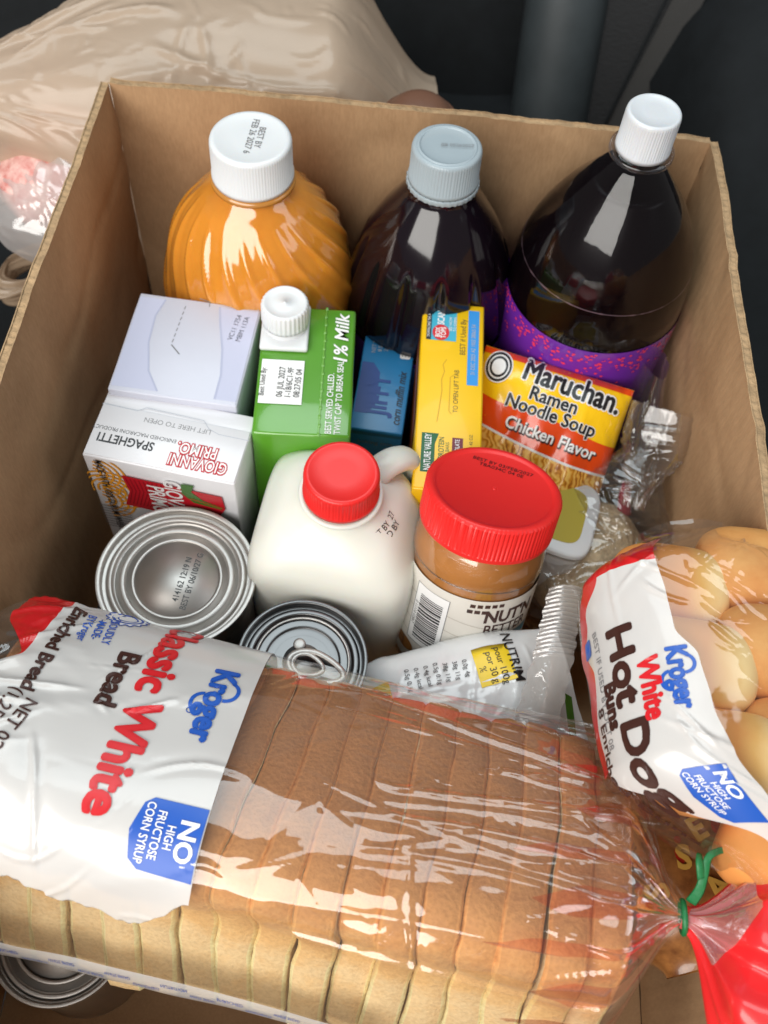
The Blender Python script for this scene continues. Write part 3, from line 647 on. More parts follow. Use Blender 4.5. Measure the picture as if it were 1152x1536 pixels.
bandb = lambda x: 7.0-1.1*math.sin(x/9.4*math.pi*.55)
def strip(name, f0, f1, mt, par, mp, off=.0, nx=50, ny=14, x0=0., x1=9.4):
    return grid(name, lambda u, v: mp(x0+(x1-x0)*u, f0(x0+(x1-x0)*u)+(f1(x0+(x1-x0)*u)-f0(x0+(x1-x0)*u))*v), nx, ny, mt, par, world=True)
strip('printed_band', bandb, bandt, ora, rp, rmap(.03)); strip('noodle_photo', lambda x: 0.1, bandb, noo, rp, rmap(.035))
strip('printed_line', lambda x: bandb(x)-.1, lambda x: bandb(x)+.05, WHITE, rp, rmap(.045), ny=2)
strip('top_trim', lambda x: 11.0, lambda x: 11.38, ora, rp, rmap(.03), ny=2)
for mm, bo, of in ((WHITE, .14, .04), (BLACK, .05, .075)):
    text('Maruchan.', mm, rp, rmap(of), 1.85, fat=bo, rot=-4, at=(5.75, 10.45), sx=.80, cut=.5, world=True)
    text('Ramen', mm, rp, rmap(of), 1.15, fat=bo*.55, rot=-2, at=(4.9, 9.35), sx=.95, cut=.5, world=True)
    text('Noodle Soup', mm, rp, rmap(of), 1.15, fat=bo*.55, rot=-3, at=(5.0, 8.45), sx=.92, cut=.5, world=True)
text('Chicken Flavor', BROWNI, rp, rmap(.05), 1.05, fat=.07, rot=-4, at=(5.45, 7.1), cut=.5, world=True, sx=.9)
text('Chicken Flavor', WHITE, rp, rmap(.085), 1.05, fat=.02, rot=-4, at=(5.4, 7.16), cut=.5, world=True, sx=.9)
for k, (r_, mm) in enumerate(((1.0, WHITE), (.92, BLACK), (.76, WHITE), (.66, BLACK), (.5, WHITE))):
    poly('logo_ring', ell(1.15, 10.35, r_*.85, r_), mm, rp, rmap(.05+.012*k), .5, world=True)
text('NET WT 3 OZ', BLACK, rp, rmap(.05), .5, rot=-4, at=(7.4, .8), cut=.5, world=True, name='small_print')

# ------------------------------------------------------------------ tub behind the jar
tub = root('dip_tub', 'white tub with olive yellow label behind the red jar lid', 'tub', (27.5, -20.0, 7.6), (-4, 6, -14))
loft('tub_body', cat([(0, 2.7, 2.4, 5, 0, 0), (.4, 2.9, 2.5, 5, 0, 0), (4.6, 3.2, 2.8, 5, 0, 0), (5.0, 3.25, 2.85, 5, 0, 0), (5.25, 3.2, 2.8, 5, 0, 0), (5.35, 3.05, 2.65, 5, 0, 0)], 3), cap_w, tub, 80)
poly('lid_label', [(2.45*sup(2*math.pi*k/48, 5), 2.05*sus(2*math.pi*k/48, 5)) for k in range(48)], mat('olive_label', S(172, 156, 52), .4, coat=.3), tub, lambda x, y: (x, y, 5.37))

# ------------------------------------------------------------------ generic bag surface
class Bag:
    def __init__(s, o, ex, up, a, b, n, prof, base, urange, creases=(), flip=None, res=.11):
        s.o = Vector(o); s.ex = Vector(ex).normalized(); s.ez = Vector(up)
        s.ez = (s.ez-s.ex*s.ez.dot(s.ex)).normalized(); s.ey = s.ez.cross(s.ex)
        if flip and flip(s.ey): s.ey = -s.ey
        s.a, s.b, s.n, s.prof = a, b, n, prof
        M = 1440; q = [(a*sup(2*math.pi*k/M, n), b*sus(2*math.pi*k/M, n)) for k in range(M+1)]
        L = [0.]
        for k in range(M): L.append(L[-1]+math.hypot(q[k+1][0]-q[k][0], q[k+1][1]-q[k][1]))
        s.P = L[-1]; s.tmax = s.P/2; l0 = L[M//4]
        # section lookup on an even grid of t
        s.nt = 1200; Ls = np.array(L); qa = np.array(q); tt = np.linspace(-s.tmax, s.tmax, s.nt+1); ll = (l0-tt) % s.P
        yy = np.interp(ll, Ls, qa[:, 0]); zz = np.interp(ll, Ls, qa[:, 1])
        ny = np.abs(yy/a)**(n-1)/a*np.sign(yy); nv = np.abs(zz/b)**(n-1)/b*np.sign(zz); l_ = np.hypot(ny, nv)+1e-9
        s.tab = np.stack([yy, zz, ny/l_, nv/l_], 1).tolist()
        # wrinkle field
        s.u0, s.u1 = urange; s.nu = int((s.u1-s.u0)/res); s.nw = int(s.P/res)
        U = np.linspace(s.u0, s.u1, s.nu+1)[:, None]; T = np.linspace(-s.tmax, s.tmax, s.nw+1)[None, :]
        F = np.array([[base(u, t) for t in np.linspace(-s.tmax, s.tmax, s.nw//3+1)] for u in np.linspace(s.u0, s.u1, s.nu//3+1)])
        iu = np.linspace(0, F.shape[0]-1, s.nu+1); it = np.linspace(0, F.shape[1]-1, s.nw+1)
        A0 = np.clip(iu.astype(int), 0, F.shape[0]-2); B0 = np.clip(it.astype(int), 0, F.shape[1]-2); fa = (iu-A0)[:, None]; fb = (it-B0)[None, :]
        G = F[A0][:, B0]*(1-fa)*(1-fb)+F[A0+1][:, B0]*fa*(1-fb)+F[A0][:, B0+1]*(1-fa)*fb+F[A0+1][:, B0+1]*fa*fb
        for (ua, ta, ub, tb, h, w, bend) in creases:      # a crease: a line in (u, t) pulled up to a fold
            dx, dy = ub-ua, tb-ta; LL = math.hypot(dx, dy); dx /= LL; dy /= LL
            al = (U-ua)*dx+(T-ta)*dy; ac = -(U-ua)*dy+(T-ta)*dx+bend*np.sin(np.clip(al/LL, 0, 1)*math.pi)
            e = np.clip(al/(.25*LL), 0, 1)*np.clip((LL-al)/(.25*LL), 0, 1); e = e*e*(3-2*e)
            r = np.abs(ac)/w
            G = G+h*e*(np.exp(-r*1.4)-.35*np.exp(-(np.abs(ac)/(3*w))**2))
        s.G = G.tolist()
    def wr(s, u, t):
        x = min(max((u-s.u0)/(s.u1-s.u0)*s.nu, 0), s.nu-1e-6); y = min(max((t+s.tmax)/s.P*s.nw, 0), s.nw-1e-6)
        i, j = int(x), int(y); x -= i; y -= j; a, b = s.G[i], s.G[i+1]
        return (a[j]*(1-y)+a[j+1]*y)*(1-x)+(b[j]*(1-y)+b[j+1]*y)*x
    def pt(s, u, t, off=0.):
        f = (t+s.tmax)/s.P; f = (f-math.floor(f)) if not 0 <= f <= 1 else f
        k = min(s.nt-1, int(f*s.nt)); r = f*s.nt-k; A, B = s.tab[k], s.tab[k+1]
        y, z, ny, nv = [p+(q-p)*r for p, q in zip(A, B)]
        ky, kz, dy, dz = s.prof(u); w = s.wr(u, f*s.P-s.tmax)*min(1, ky*2)+off
        return s.o+s.ex*u+s.ey*(y*ky+dy+ny*w)+s.ez*(z*kz+dz+nv*w)
    def map(s, off, u0=0., t0=0.):    # letters run along +t, tops towards +u
        return lambda x, y, o=0.: s.pt(u0+y, t0+x, off+o)
    def amap(s, off, u0=0., t0=0.):   # letters run along +u, tops towards +t
        return lambda x, y, o=0.: s.pt(u0+x, t0+y, off+o)
def lerpf(tab):
    def f(x):
        if x <= tab[0][0]: return tab[0][1]
        for (a, p), (b, q) in zip(tab, tab[1:]):
            if x <= b: t = (x-a)/(b-a); t = t*t*(3-2*t); return p+(q-p)*t
        return tab[-1][1]
    return f

# ------------------------------------------------------------------ loaf of white bread in its bag
lr = root('bread_loaf', 'bagged sliced white bread loaf with red tail lying across the front of the box', 'bread loaf', (16.2, -40.3, 9.6))
AX = Vector((math.cos(R(8)), -math.sin(R(8)), 0))
def bprof(u):
    e = sst(13.0, 16.2, u); l = 1-.35*sst(14, 19, -u)
    return (1-e*.93)*l, (1-e*.93)*l, 2.3*e, 4.2*e+.5*sst(11, 17, -u)
def bbase(u, t):
    e = sst(8, 16, u); l = sst(9, 16, -u)
    w = .16*nz(t*.16, u*.13, 2)+.07*nz(t*.45-u*.15, u*.3, 7)+.12*max(0, rdg(t*.3+u*.12, u*.08, 8)-.6)
    return w+.22*e*nz(t*.5, u*.12, 3)+.14*l*nz(t*.5, u*.5, 4)+.10*l*rdg(t*.9, u*.7, 6)+.20
rb_ = random.Random(21); crs = []
for k in range(34):           # pulled folds fanning out from the twist
    t = -13+24*(k+rb_.random())/34; uu = rb_.uniform(-2.5, 11.5)
    crs.append((16.3, t*.8, uu, t+rb_.uniform(-3.0, 2.0), rb_.uniform(.06, .22), rb_.uniform(.08, .24), rb_.uniform(-.9, .9)))
for k in range(34):           # loose diagonal folds over slices and print
    u, t = rb_.uniform(-16, 9), rb_.uniform(-7, 10); a = rb_.choice((-.5, -.35, 1.2, -1.0, 2.2, -.2))+rb_.uniform(-.25, .25); L = rb_.uniform(2, 6.5)
    crs.append((u, t, u+L*math.cos(a), t+L*math.sin(a), rb_.uniform(.05, .17), rb_.uniform(.06, .16), rb_.uniform(-.8, .8)))
for k in range(46):           # hair-fine crinkles
    u, t = rb_.uniform(-4, 15), rb_.uniform(-8, 12); a = rb_.gauss(-.25, .5); L = rb_.uniform(1.5, 6)
    crs.append((u, t, u+L*math.cos(a), t+L*math.sin(a), rb_.uniform(.03, .08), rb_.uniform(.05, .1), rb_.uniform(-.5, .5)))
for k in range(10): crs.append((-18, rb_.uniform(-10, 10), rb_.uniform(-14, -9), rb_.uniform(-10, 10), rb_.uniform(.12, .3), .2, .5))
BR = R(21)
bag = Bag((16.2, -40.5, 15.5), AX, (0, math.sin(BR), math.cos(BR)), 6.8, 6.5, 3.2, bprof, bbase, (-18.5, 16.3), crs, lambda e: e.y > 0)
def crust_mat(nm='bread_crust', lift=1.):
    mt, t, o = nt(nm); b = N(t, 'BsdfPrincipled'); b.inputs['Roughness'].default_value = .6; b.inputs['Specular IOR Level'].default_value = .3
    tc = N(t, 'TexCoord'); dp_ = N(t, 'VectorMath', operation='DOT_PRODUCT'); dp_.inputs[1].default_value = bag.ez-bag.ey*.35; t.links.new(tc.outputs['Object'], dp_.inputs[0])
    n = N(t, 'TexNoise', i_Scale=70., i_Detail=8., i_Roughness=.7); t.links.new(tc.outputs['Object'], n.inputs['Vector'])
    mr = N(t, 'MapRange'); mr.inputs[1].default_value = .018; mr.inputs[2].default_value = .118; t.links.new(dp_.outputs['Value'], mr.inputs[0])
    ad = N(t, 'Math', operation='MULTIPLY_ADD'); ad.inputs[1].default_value = .42; t.links.new(n.outputs[0], ad.inputs[0]); t.links.new(mr.outputs[0], ad.inputs[2])
    lf = lambda c: [min(.95, v*lift) for v in c]
    r = N(t, 'ValToRGB'); E_ = r.color_ramp.elements; E_[0].position = .20; E_[0].color = c4(lf((.95, .71, .39))); E_[1].position = 1.15/1.2; E_[1].color = c4(lf((.42, .175, .06)))
    e = E_.new(.36); e.color = c4(lf((.90, .56, .23))); e = E_.new(.68); e.color = c4(lf((.66, .31, .10)))
    t.links.new(ad.outputs[0], r.inputs[0])
    n2 = N(t, 'TexNoise', i_Scale=520., i_Detail=4.); t.links.new(tc.outputs['Object'], n2.inputs['Vector'])
    mx = N(t, 'MixRGB', blend_type='MULTIPLY'); mx.inputs[0].default_value = .34; t.links.new(r.outputs[0], mx.inputs[1])
    r2 = N(t, 'ValToRGB'); r2.color_ramp.elements[0].color = (.55, .5, .45, 1); r2.color_ramp.elements[0].position = .3; r2.color_ramp.elements[1].position = .6; t.links.new(n2.outputs[0], r2.inputs[0]); t.links.new(r2.outputs[0], mx.inputs[2])
    t.links.new(mx.outputs[0], b.inputs['Base Color'])
    bp = N(t, 'Bump'); bp.inputs['Strength'].default_value = .38; bp.inputs['Distance'].default_value = .002; t.links.new(n2.outputs[0], bp.inputs['Height']); t.links.new(bp.outputs[0], b.inputs['Normal'])
    t.links.new(b.outputs[0], o.inputs[0]); return mt
crust = crust_mat(); crust_e = crust_mat('bread_crust_edge', 1.22)
crumb = mat('bread_crumb', (.84, .64, .36), .8, var=.15, vs=250, bump=.7, bs=450)
prof_half = cat([(0, -6.0), (3.9, -6.0), (5.5, -5.9), (5.9, -5.3), (5.65, -2), (5.6, .6), (5.8, 1.8), (6.15, 3.0), (6.1, 3.9), (5.4, 5.1), (3.2, 5.7), (0, 5.85)], 4)
outline = prof_half+[(-y, z) for y, z in prof_half[-2:0:-1]]
PITCH = 1.62; NS = 18; rs_ = random.Random(5)
for i in range(NS):
    u0 = -14.9+i*PITCH; sc = .985+rs_.uniform(-.03, .012); dy = rs_.uniform(-.16, .16); dz = rs_.uniform(-.2, .08); th = PITCH*rs_.uniform(.985, 1.01)
    if i == NS-1: sc *= .86; dz += .5; dy += .25
    tilt = -.03+rs_.uniform(-.012, .012)-.004*(i-8); skew = -.075+rs_.uniform(-.012, .012)+.006*(i-8)
    vs = []; fs = []; fm = []; n = len(outline)
    for j, (du, s_) in enumerate(((0, .95), (0.0, .978), (.16, .998), (th*.5, 1.008), (th-.16, .998), (th, .978), (th, .95))):
        for k, (y, z) in enumerate(outline):
            w = 1+.022*nz(y*.5+i*9, z*.5, du*.6)+.010*nz(y*2+i, z*2, du*2+i)
            yy, zz = y*s_*sc*w+dy, z*s_*sc*w+dz
            vs.append(bag.o+bag.ex*(u0+du+zz*tilt+yy*skew+.30*nz(y*.32, z*.32, i*.22+du*.13)+.06*nz(y*1.1, z*1.1, i*2.)-.006*(yy-2)**2)+bag.ey*yy+bag.ez*zz)
    R_ = 7
    for j in range(R_-1):
        for k in range(n): fs.append((j*n+k, j*n+(k+1) % n, (j+1)*n+(k+1) % n, (j+1)*n+k)); fm.append(1 if j in (0, R_-2) else 2 if j in (1, R_-3) else 0)
    fs.append(tuple(reversed(range(n)))); fm.append(1); fs.append(tuple((R_-1)*n+k for k in range(n))); fm.append(1)
    mob('bread_slice', vs, fs, [crust, crumb, crust_e], lr, world=True, fm=fm)
bagfilm = film('bread_bag_film', (.985, .98, .975), 1.5, .005, .05, .05, 40., (.5, 1, 1), haze=.045, hcol=(.9, .9, .9), cap=.20)
U0, U1 = -18.4, 16.2
grid('bag_film', lambda u, v: bag.pt(U0+(U1-U0)*u, (v-.5)*2*bag.tmax), 330, 400, bagfilm, lr, cv=True, world=True)
whitefilm = mat('white_bag_print', (.66, .65, .64), .3, coat=.45, see=.16, crough=.08)
redfilm = mat('red_bag_print', S(206, 22, 30), .3, coat=.5, see=.10, crough=.08)
uL = lerpf([(-12, -12.6), (-4, -13.2), (-1.2, -13.4), (1.5, -17), (3, -18)])
wav0 = lerpf([(-18, 7.2), (-11, 7.8), (-8, 8.3), (-5.6, 8.8), (-4.4, 8.1), (-3.3, 7.0)])
def wav(u): return wav0(u)+.45+.28*nz(u*1.1, 3)+.1*nz(u*4, 6)
tA = -10.5; uR = -3.3
def wp(u, v):
    t = tA+(9.8-tA)*v; a = max(-17.8, uL(t)); x = a+(uR-a)*u; return bag.pt(x, min(t, wav(x)), .06)
wpan = grid('white_panel', wp, 170, 210, whitefilm, lr, world=True)
def rb(u, v):
    t = tA+(-.7-tA)*v; a = max(-17.8, uL(t)); wd = 1.9*(1-sst(-3.6, -.7, t))+.02
    return bag.pt(a-wd*(1-u), t, .055)
grid('red_band', rb, 20, 80, redfilm, wpan, world=True)
bw = lambda s_, mt, sz, u, t, off=.09, **k: text(s_, mt, wpan, bag.map(off+.02, u, t+.5), sz, cut=.22, world=True, **k)
bw('Classic White', REDI, 2.1, -7.55, -1.0, fat=.085, fit=11.0)
bw('Bread', BROWNI, 1.35, -9.15, -1.5, fat=.05, fit=3.0)
bw('Enriched Bread', BROWNI, .85, -12.45, -2.5, fat=.03, fit=5.4)
bw('Kroger', BLUEI, 1.5, -4.75, -1.25, fat=.07, fit=3.9)
def swash(par, mp, w):
    poly('logo_swash', stroke([(-.75+.55*math.cos(R(a))-.0, .32+.55*math.sin(R(a))) for a in range(0, 170, 10)], w), BLUEI, par, mp, .4, world=True)
    poly('logo_swash', stroke([(.15+.55*math.cos(R(a)), -.45+.5*math.sin(R(a))) for a in range(185, 370, 10)], w), BLUEI, par, mp, .4, world=True)
swash(wpan, bag.map(.092, -4.75, -.8), .17)
poly('logo_swash', ring(0, 0, .16, .16, .04, 16), BLUEI, wpan, bag.map(.092, -5.6, -.2), .4, world=True)
badge = [(-1.5, -1.1), (-1.2, -1.5), (0, -1.85), (1.2, -1.6), (1.6, -1.1), (1.75, 1.5), (-1.5, 1.5)]
poly('blue_badge', [(x*.85, y*.85) for x, y in badge], BLUEI, wpan, bag.map(.095, -4.62, 5.2), .2, world=True)
bw('NO', WHITE, 1.0, -3.95, 4.75, .11, bold=.03, fit=1.5); bw('HIGH\nFRUCTOSE\nCORN SYRUP', WHITE, .5, -5.1, 4.72, .11, bold=.012, fit=2.2)
for r_, w_ in ((.75, .12), (.5, .08)): poly('seal', ring(0, 0, r_, r_, w_, 30), BLUEI, wpan, bag.map(.09, -10.4, -5.4), .3, world=True)
poly('seal', [((.95+.08*math.cos(a*14))*math.cos(a), (.95+.08*math.cos(a*14))*math.sin(a)) for a in [q*.0628 for q in range(100)]], WHITE, wpan, bag.map(.08, -10.4, -5.4), .4, world=True)
poly('seal', stroke([((.95+.08*math.cos(a*14))*math.cos(a), (.95+.08*math.cos(a*14))*math.sin(a)) for a in [q*.0628 for q in range(101)]], .07), BLUEI, wpan, bag.map(.095, -10.4, -5.4), .4, world=True)
bw('PROUDLY\n-MADE-\nBY Kroger', BLUEI, .55, -11.15, -4.2, bold=.015, fit=2.1, rot=8)
bw('NET 02\n(1.25 LB)\n567 g', BROWNI, .8, -13.0, 1.7, bold=.012, rot=-12)
strip_m = mat('white_bag_print_low', (.76, .78, .80), .3, coat=.5, see=.35, crough=.08)
lowp = grid('lower_panel', lambda u, v: bag.pt(-15+20*u, 13.2+2.6*v, .03), 90, 20, strip_m, lr, world=True)
for k in range(15): text(rs_.choice(('NUTRITION', 'WHITE BREAD', 'INGREDIENTS', 'ENRICHED')), BLUEI, lowp, bag.amap(.06, -13.8+k*1.25, 13.9+.55*(k % 2)), .5, cut=.4, world=True, fit=1.15, name='small_print')
# twist and tail
tw = bag.pt(16.2, 0)*.5+bag.pt(16.2, bag.tmax)*.5
redtail = mat('red_tail_film', S(234, 40, 44), .36, coat=.5, crough=.10, var=.10, vs=25)
def tail(u, v):
    a = 2*math.pi*v; L = 6.2*u
    r = .42+4.2*sst(0, .5, u)*(.75+.25*u); pl_ = 1+.10*math.sin(a*5+u*2.0)+.09*math.sin(a*9-u*3+1)+.07*(1-2*abs(math.sin(a*7+u)))+.14*nz(math.cos(a)*2, math.sin(a)*2, u*2)
    d = Vector((.84, -.36, .26)).normalized(); sd_ = Vector((0, 0, 1)).cross(d).normalized(); ud_ = d.cross(sd_)
    return tw+d*L+sd_*(math.cos(a)*r*pl_*1.05)+ud_*(math.sin(a)*r*pl_*.62)
grid('bag_tail', tail, 80, 300, redtail, lr, cv=True, world=True)
def clr(u, v): return tail(.03+.40*u*(1-.9*abs(v-.5)), .25+.30*(v-.62))+Vector((-.05, -.05, .14))
grid('clear_fold', clr, 30, 30, film('clear_fold', (.95, .85, .86), 1.6, .04, .1, .3, 80., haze=.45, hcol=(.85, .68, .70)), lr, world=True)
gtie = mat('green_tie', S(22, 112, 62), .45, bump=.2, bs=300)
tube('twist_tie', [tw+Vector((math.sin(a)*-.10, math.cos(a)*.62, math.sin(a)*.58)) for a in [q*.5 for q in range(14)]], .13, gtie, lr, 8, world=True)
tube('tie_end', [tw+Vector((.2, .5, .5)), tw+Vector((.4, .9, 1.1)), tw+Vector((.5, 1.5, 1.6)), tw+Vector((.65, 2.1, 1.9)), tw+Vector((1.3, 2.4, 2.0))], lambda t: .24*(1-.5*t), gtie, lr, 8, world=True, flat=.2)
tube('tie_end', [tw+Vector((.42, 1.3, 1.45)), tw+Vector((.25, 1.8, 1.8)), tw+Vector((.3, 2.2, 1.7))], lambda t: .22*(1-.5*t), gtie, lr, 8, world=True, flat=.35)
redfold = film('red_fold_film', (.99, .80, .78), 1.2, .01, .08, .1, 60., haze=.09, hcol=S(226, 50, 56))
for (t0, dt, ua) in ((-5, .7, 11.4), (-2.6, .4, 10.0), (-.6, .6, 11.0), (1.6, .35, 8.6), (3.4, .7, 9.6), (5.2, .3, 8.0), (6.8, .6, 10.2), (8.6, .4, 9.4), (10.4, .9, 11.0)):
    grid('red_fold', lambda u, v: bag.pt(ua+(16.0-ua)*u, t0+.9*(1-u)+dt*(v-.5)*2*min(1, u*3.5)*(1-.5*u)+.12*nz(u*5, t0), .05), 40, 14, redfold, lr, world=True)

# ------------------------------------------------------------------ hot dog buns
br = root('hot_dog_buns', 'bag of white hot dog buns against the right wall of the box', 'hot dog buns', (33.3, -33, 17.5))
def hprof(u):
    e = sst(2.6, 5.7, -u); f = sst(5.5, 11, u); return 1-.55*e-.62*f, 1-.55*e-.55*f, .6*e+2.6*f, -.6*e-.3*f
def hbase(u, t): return .16*nz(t*.3, u*.25, 21)+.08*nz(t*.6, u*.5, 24)+.2*max(0, rdg(t*.25-u*.12, u*.10, 25)-.6)+.14
crs = []
for k in range(30):           # folds sweeping towards the lower right
    u, t = rb_.uniform(-4.5, 8), rb_.uniform(-4, 3.3); a = rb_.uniform(.55, 1.05); L = rb_.uniform(2.5, 7)
    crs.append((u, t, u+L*math.cos(a), t+L*math.sin(a), rb_.uniform(.06, .2), rb_.uniform(.06, .16), rb_.uniform(-.6, .6)))
for k in range(7): crs.append((-5.5, rb_.uniform(-6, 6), rb_.uniform(-2, 1), rb_.uniform(-6, 6), .15, .12, .2))
hb = Bag((33.3, -32.8, 22), (.11, -.99, 0), (-.12, 0, 1), 4.6, 4.2, 2.6, hprof, hbase, (-6, 11.2), crs, lambda e: e.x < 0)
bunm = mat('bun_crust', S(222, 160, 92), .5, var=.16, vs=26, col2=S(232, 190, 126), bump=.05, bs=400)
bunp = mat('bun_pale', S(232, 206, 154), .6, var=.2, vs=60, col2=S(240, 220, 172), bump=.12, bs=300)
bund = mat('bun_golden', S(226, 150, 80), .65, spec=.3, var=.12, vs=30, col2=S(236, 182, 112), bump=.1, bs=200)
def bun_mat():
    mt, t, o = nt('bun_baked'); b = N(t, 'BsdfPrincipled'); b.inputs['Roughness'].default_value = .75; b.inputs['Specular IOR Level'].default_value = .2
    tc = N(t, 'TexCoord'); sx_ = N(t, 'SeparateXYZ'); t.links.new(tc.outputs['Object'], sx_.inputs[0])
    n = N(t, 'TexNoise', i_Scale=60., i_Detail=6., i_Roughness=.6); t.links.new(tc.outputs['Object'], n.inputs['Vector'])
    mr = N(t, 'MapRange'); mr.inputs[1].default_value = .004; mr.inputs[2].default_value = .026; t.links.new(sx_.outputs[0], mr.inputs[0])
    ad = N(t, 'Math', operation='MULTIPLY_ADD'); ad.inputs[1].default_value = .5; t.links.new(n.outputs[0], ad.inputs[0]); t.links.new(mr.outputs[0], ad.inputs[2])
    r = N(t, 'ValToRGB'); E_ = r.color_ramp.elements; E_[0].position = .25; E_[0].color = c4(S(226, 152, 82)); E_[1].position = .95; E_[1].color = c4(S(248, 216, 156)); e = E_.new(.6); e.color = c4(S(234, 182, 106))
    t.links.new(ad.outputs[0], r.inputs[0]); t.links.new(r.outputs[0], b.inputs['Base Color']); t.links.new(b.outputs[0], o.inputs[0]); return mt
bunb = bun_mat()
def bun(px, mt, sy, sx, sz, rz, ty=0):
    vs = []; fs = []; A_, B_ = 44, 30
    for i in range(B_+1):
        ph = -math.pi/2+math.pi*i/B_
        for k in range(A_):
            a = 2*math.pi*k/A_; c_ = abs(math.cos(ph))**.55
            v = Vector((sx*sus(ph, 3.2), sy*c_*sup(a, 2.5), sz*c_*sus(a, 2.5)))
            v *= 1+.06*nz(v.x*.35+px[0]*3, v.y*.35+px[1], v.z*.35)+.012*nz(v.x*1.3, v.y*1.3+px[1], v.z*1.3); vs.append(v)
    for i in range(B_):
        for k in range(A_): fs.append((i*A_+k, i*A_+(k+1) % A_, (i+1)*A_+(k+1) % A_, (i+1)*A_+k))
    o = mob('bun', vs, fs, mt, br); o.location = (Vector(px)-rootloc(br))*K; o.rotation_euler = (0, R(ty), R(rz))
for px, sy, sx, rz, mt in (((32.4, -30.0, 21.9), 2.1, 2.7, -6, bunb), ((32.7, -34.1, 22.7), 2.15, 2.9, -6, bunb), ((33.5, -38.2, 22.8), 2.2, 3.0, -4, bunb), ((36.4, -41.4, 21.6), 2.1, 2.6, -30, bunb),
                       ((36.6, -29.0, 22.3), 2.15, 3.0, -4, bund), ((37.0, -33.2, 22.9), 2.2, 3.0, -4, bund), ((37.6, -37.4, 22.6), 2.2, 3.0, -4, bund)):
    bun(px, mt, sy, sx, 2.2, rz, -6)
bunfilm = film('bun_bag_film', (.985, .98, .975), 1.2, .005, .055, .05, 40., haze=.02, hcol=(.9, .9, .9), cap=.3)
grid('bag_film', lambda u, v: hb.pt(-5.9+17*u, (v-.5)*2*hb.tmax), 190, 260, bunfilm, br, cv=True, world=True)
hr_ = lerpf([(-2.6, -1.9), (-1, -1.75), (.6, -1.7), (2, -1.0), (4, -.85), (6, -.45), (7.6, -.1), (9, -.2), (11, -.1)])
hl_ = lerpf([(-2.6, -4.6), (-1, -5.9), (.1, -6.8), (1.4, -6.0), (4, -6.5), (6, -6.0), (7.5, -4.2), (9.0, -1.9), (10.2, -.3)])
def hpan(u, v): x = -2.6+12.6*u; return hb.pt(x, hl_(x)+(hr_(x)-hl_(x))*v, .06)
hw = grid('white_panel', hpan, 130, 70, whitefilm, br, world=True)
grid('red_band', lambda u, v: hb.pt(-2.6+8.2*u, hl_(-2.6+8.2*u)-1.2+1.2*v, .055), 90, 14, redfilm, hw, world=True)
grid('red_band', lambda u, v: hb.pt(-4.7+2.1*u, -5.8+(-2.3+.4*u+5.8)*v, .058), 24, 60, redfilm, hw, world=True)
ht = lambda s_, mt, sz, u, t, off=.09, **k: text(s_, mt, hw, hb.amap(off, u, t), sz, cut=.4, world=True, **k)
ht('Hot Dog', BROWNI, 1.75, 3.9, -4.05, fat=.08, fit=7.6)
ht('Buns', BROWNI, .95, 3.2, -4.95, fat=.05, fit=1.9)
ht('8 Enriched Buns', BROWNI, .75, 5.8, -5.85, bold=.02, fit=5.6)
ht('White', REDI, 1.15, 3.0, -3.0, fat=.05, fit=2.6)
ht('Kroger', BLUEI, 1.15, 2.8, -1.85, fat=.05, fit=2.6)
swash(hw, lambda x, y: hb.pt(2.8+x*.72, -1.85+y*.72, .092), .2)
ht('BEST IF USED BY OCT 08', GREYI, .5, 2.3, -5.45, fit=5.2, name='date_print')
poly('seal', rrect(-.4, -.4, .4, .4, .15), BLUEI, hw, hb.amap(.09, .1, -6.4), .3, world=True)
poly('blue_badge', [(y*.62, -x*.62) for x, y in [(-b, a) for a, b in badge]], BLUEI, hw, hb.amap(.09, 7.3, -1.95), .35, world=True)
text('NO', WHITE, hw, hb.amap(.11, 7.1, -1.45), .72, bold=.03, fit=.95, cut=.4, world=True); text('HIGH\nFRUCTOSE\nCORN SYRUP', WHITE, hw, hb.amap(.11, 7.25, -2.3), .36, bold=.01, fit=1.5, cut=.4, world=True)

br.location += Vector((-.4, .5, 0))*K

# ------------------------------------------------------------------ white snack pouch with a crimped seal
po = root('snack_pouch', 'glossy white snack pouch with yellow print and crimped seal before the peanut butter', 'snack pouch', (24.5, -33, 8))
def pprof(u): k = 1-.75*sst(2.6, 6.2, abs(u+.2)); return 1-.10*sst(3, 6, abs(u)), k, 0, 0
def pbase(u, t): return .22*nz(t*.4, u*.4, 31)+.16*rdg(t*.35+u*.3, u*.3, 32)
crs = [(rb_.uniform(-6, 6), rb_.uniform(-7, 7), rb_.uniform(-6, 6), rb_.uniform(-7, 7), rb_.uniform(.08, .2), .12, rb_.uniform(-.5, .5)) for k in range(22)]
pb = Bag((23.9, -34.6, 12.4), (.95, .30, .10), (-.1, -.35, 1), 5.4, 2.7, 2.3, pprof, pbase, (-6.5, 6.5), crs, lambda e: e.y > 0)
pm_ = mat('white_pouch', (.74, .76, .77), .22, coat=.6, crough=.06, bump=.15, bs=110)
grid('pouch', lambda u, v: pb.pt(-6.4+12.6*u, (v-.5)*2*pb.tmax), 120, 170, pm_, po, cv=True, world=True)
yi = ink('pouch_yellow', S(236, 204, 40)); gri = ink('pouch_green', S(66, 120, 36))
poly('yellow_patch', rect(-.9, -1.2, 1.0, .9), yi, po, pb.amap(.05, 2.2, -3.6), .4, world=True)
poly('yellow_patch', rect(-1.4, -1.0, 1.2, .3), yi, po, pb.amap(.05, -4.4, -3.2), .4, world=True)
text('NUTRIM', BLACK, po, pb.map(.08, 3.3, -4.0), .8, bold=.01, cut=.4, world=True)
text('pour 100g\npor 30 g\n%', BLACK, po, pb.map(.08, 2.1, -3.6), .5, cut=.4, world=True, name='small_print')
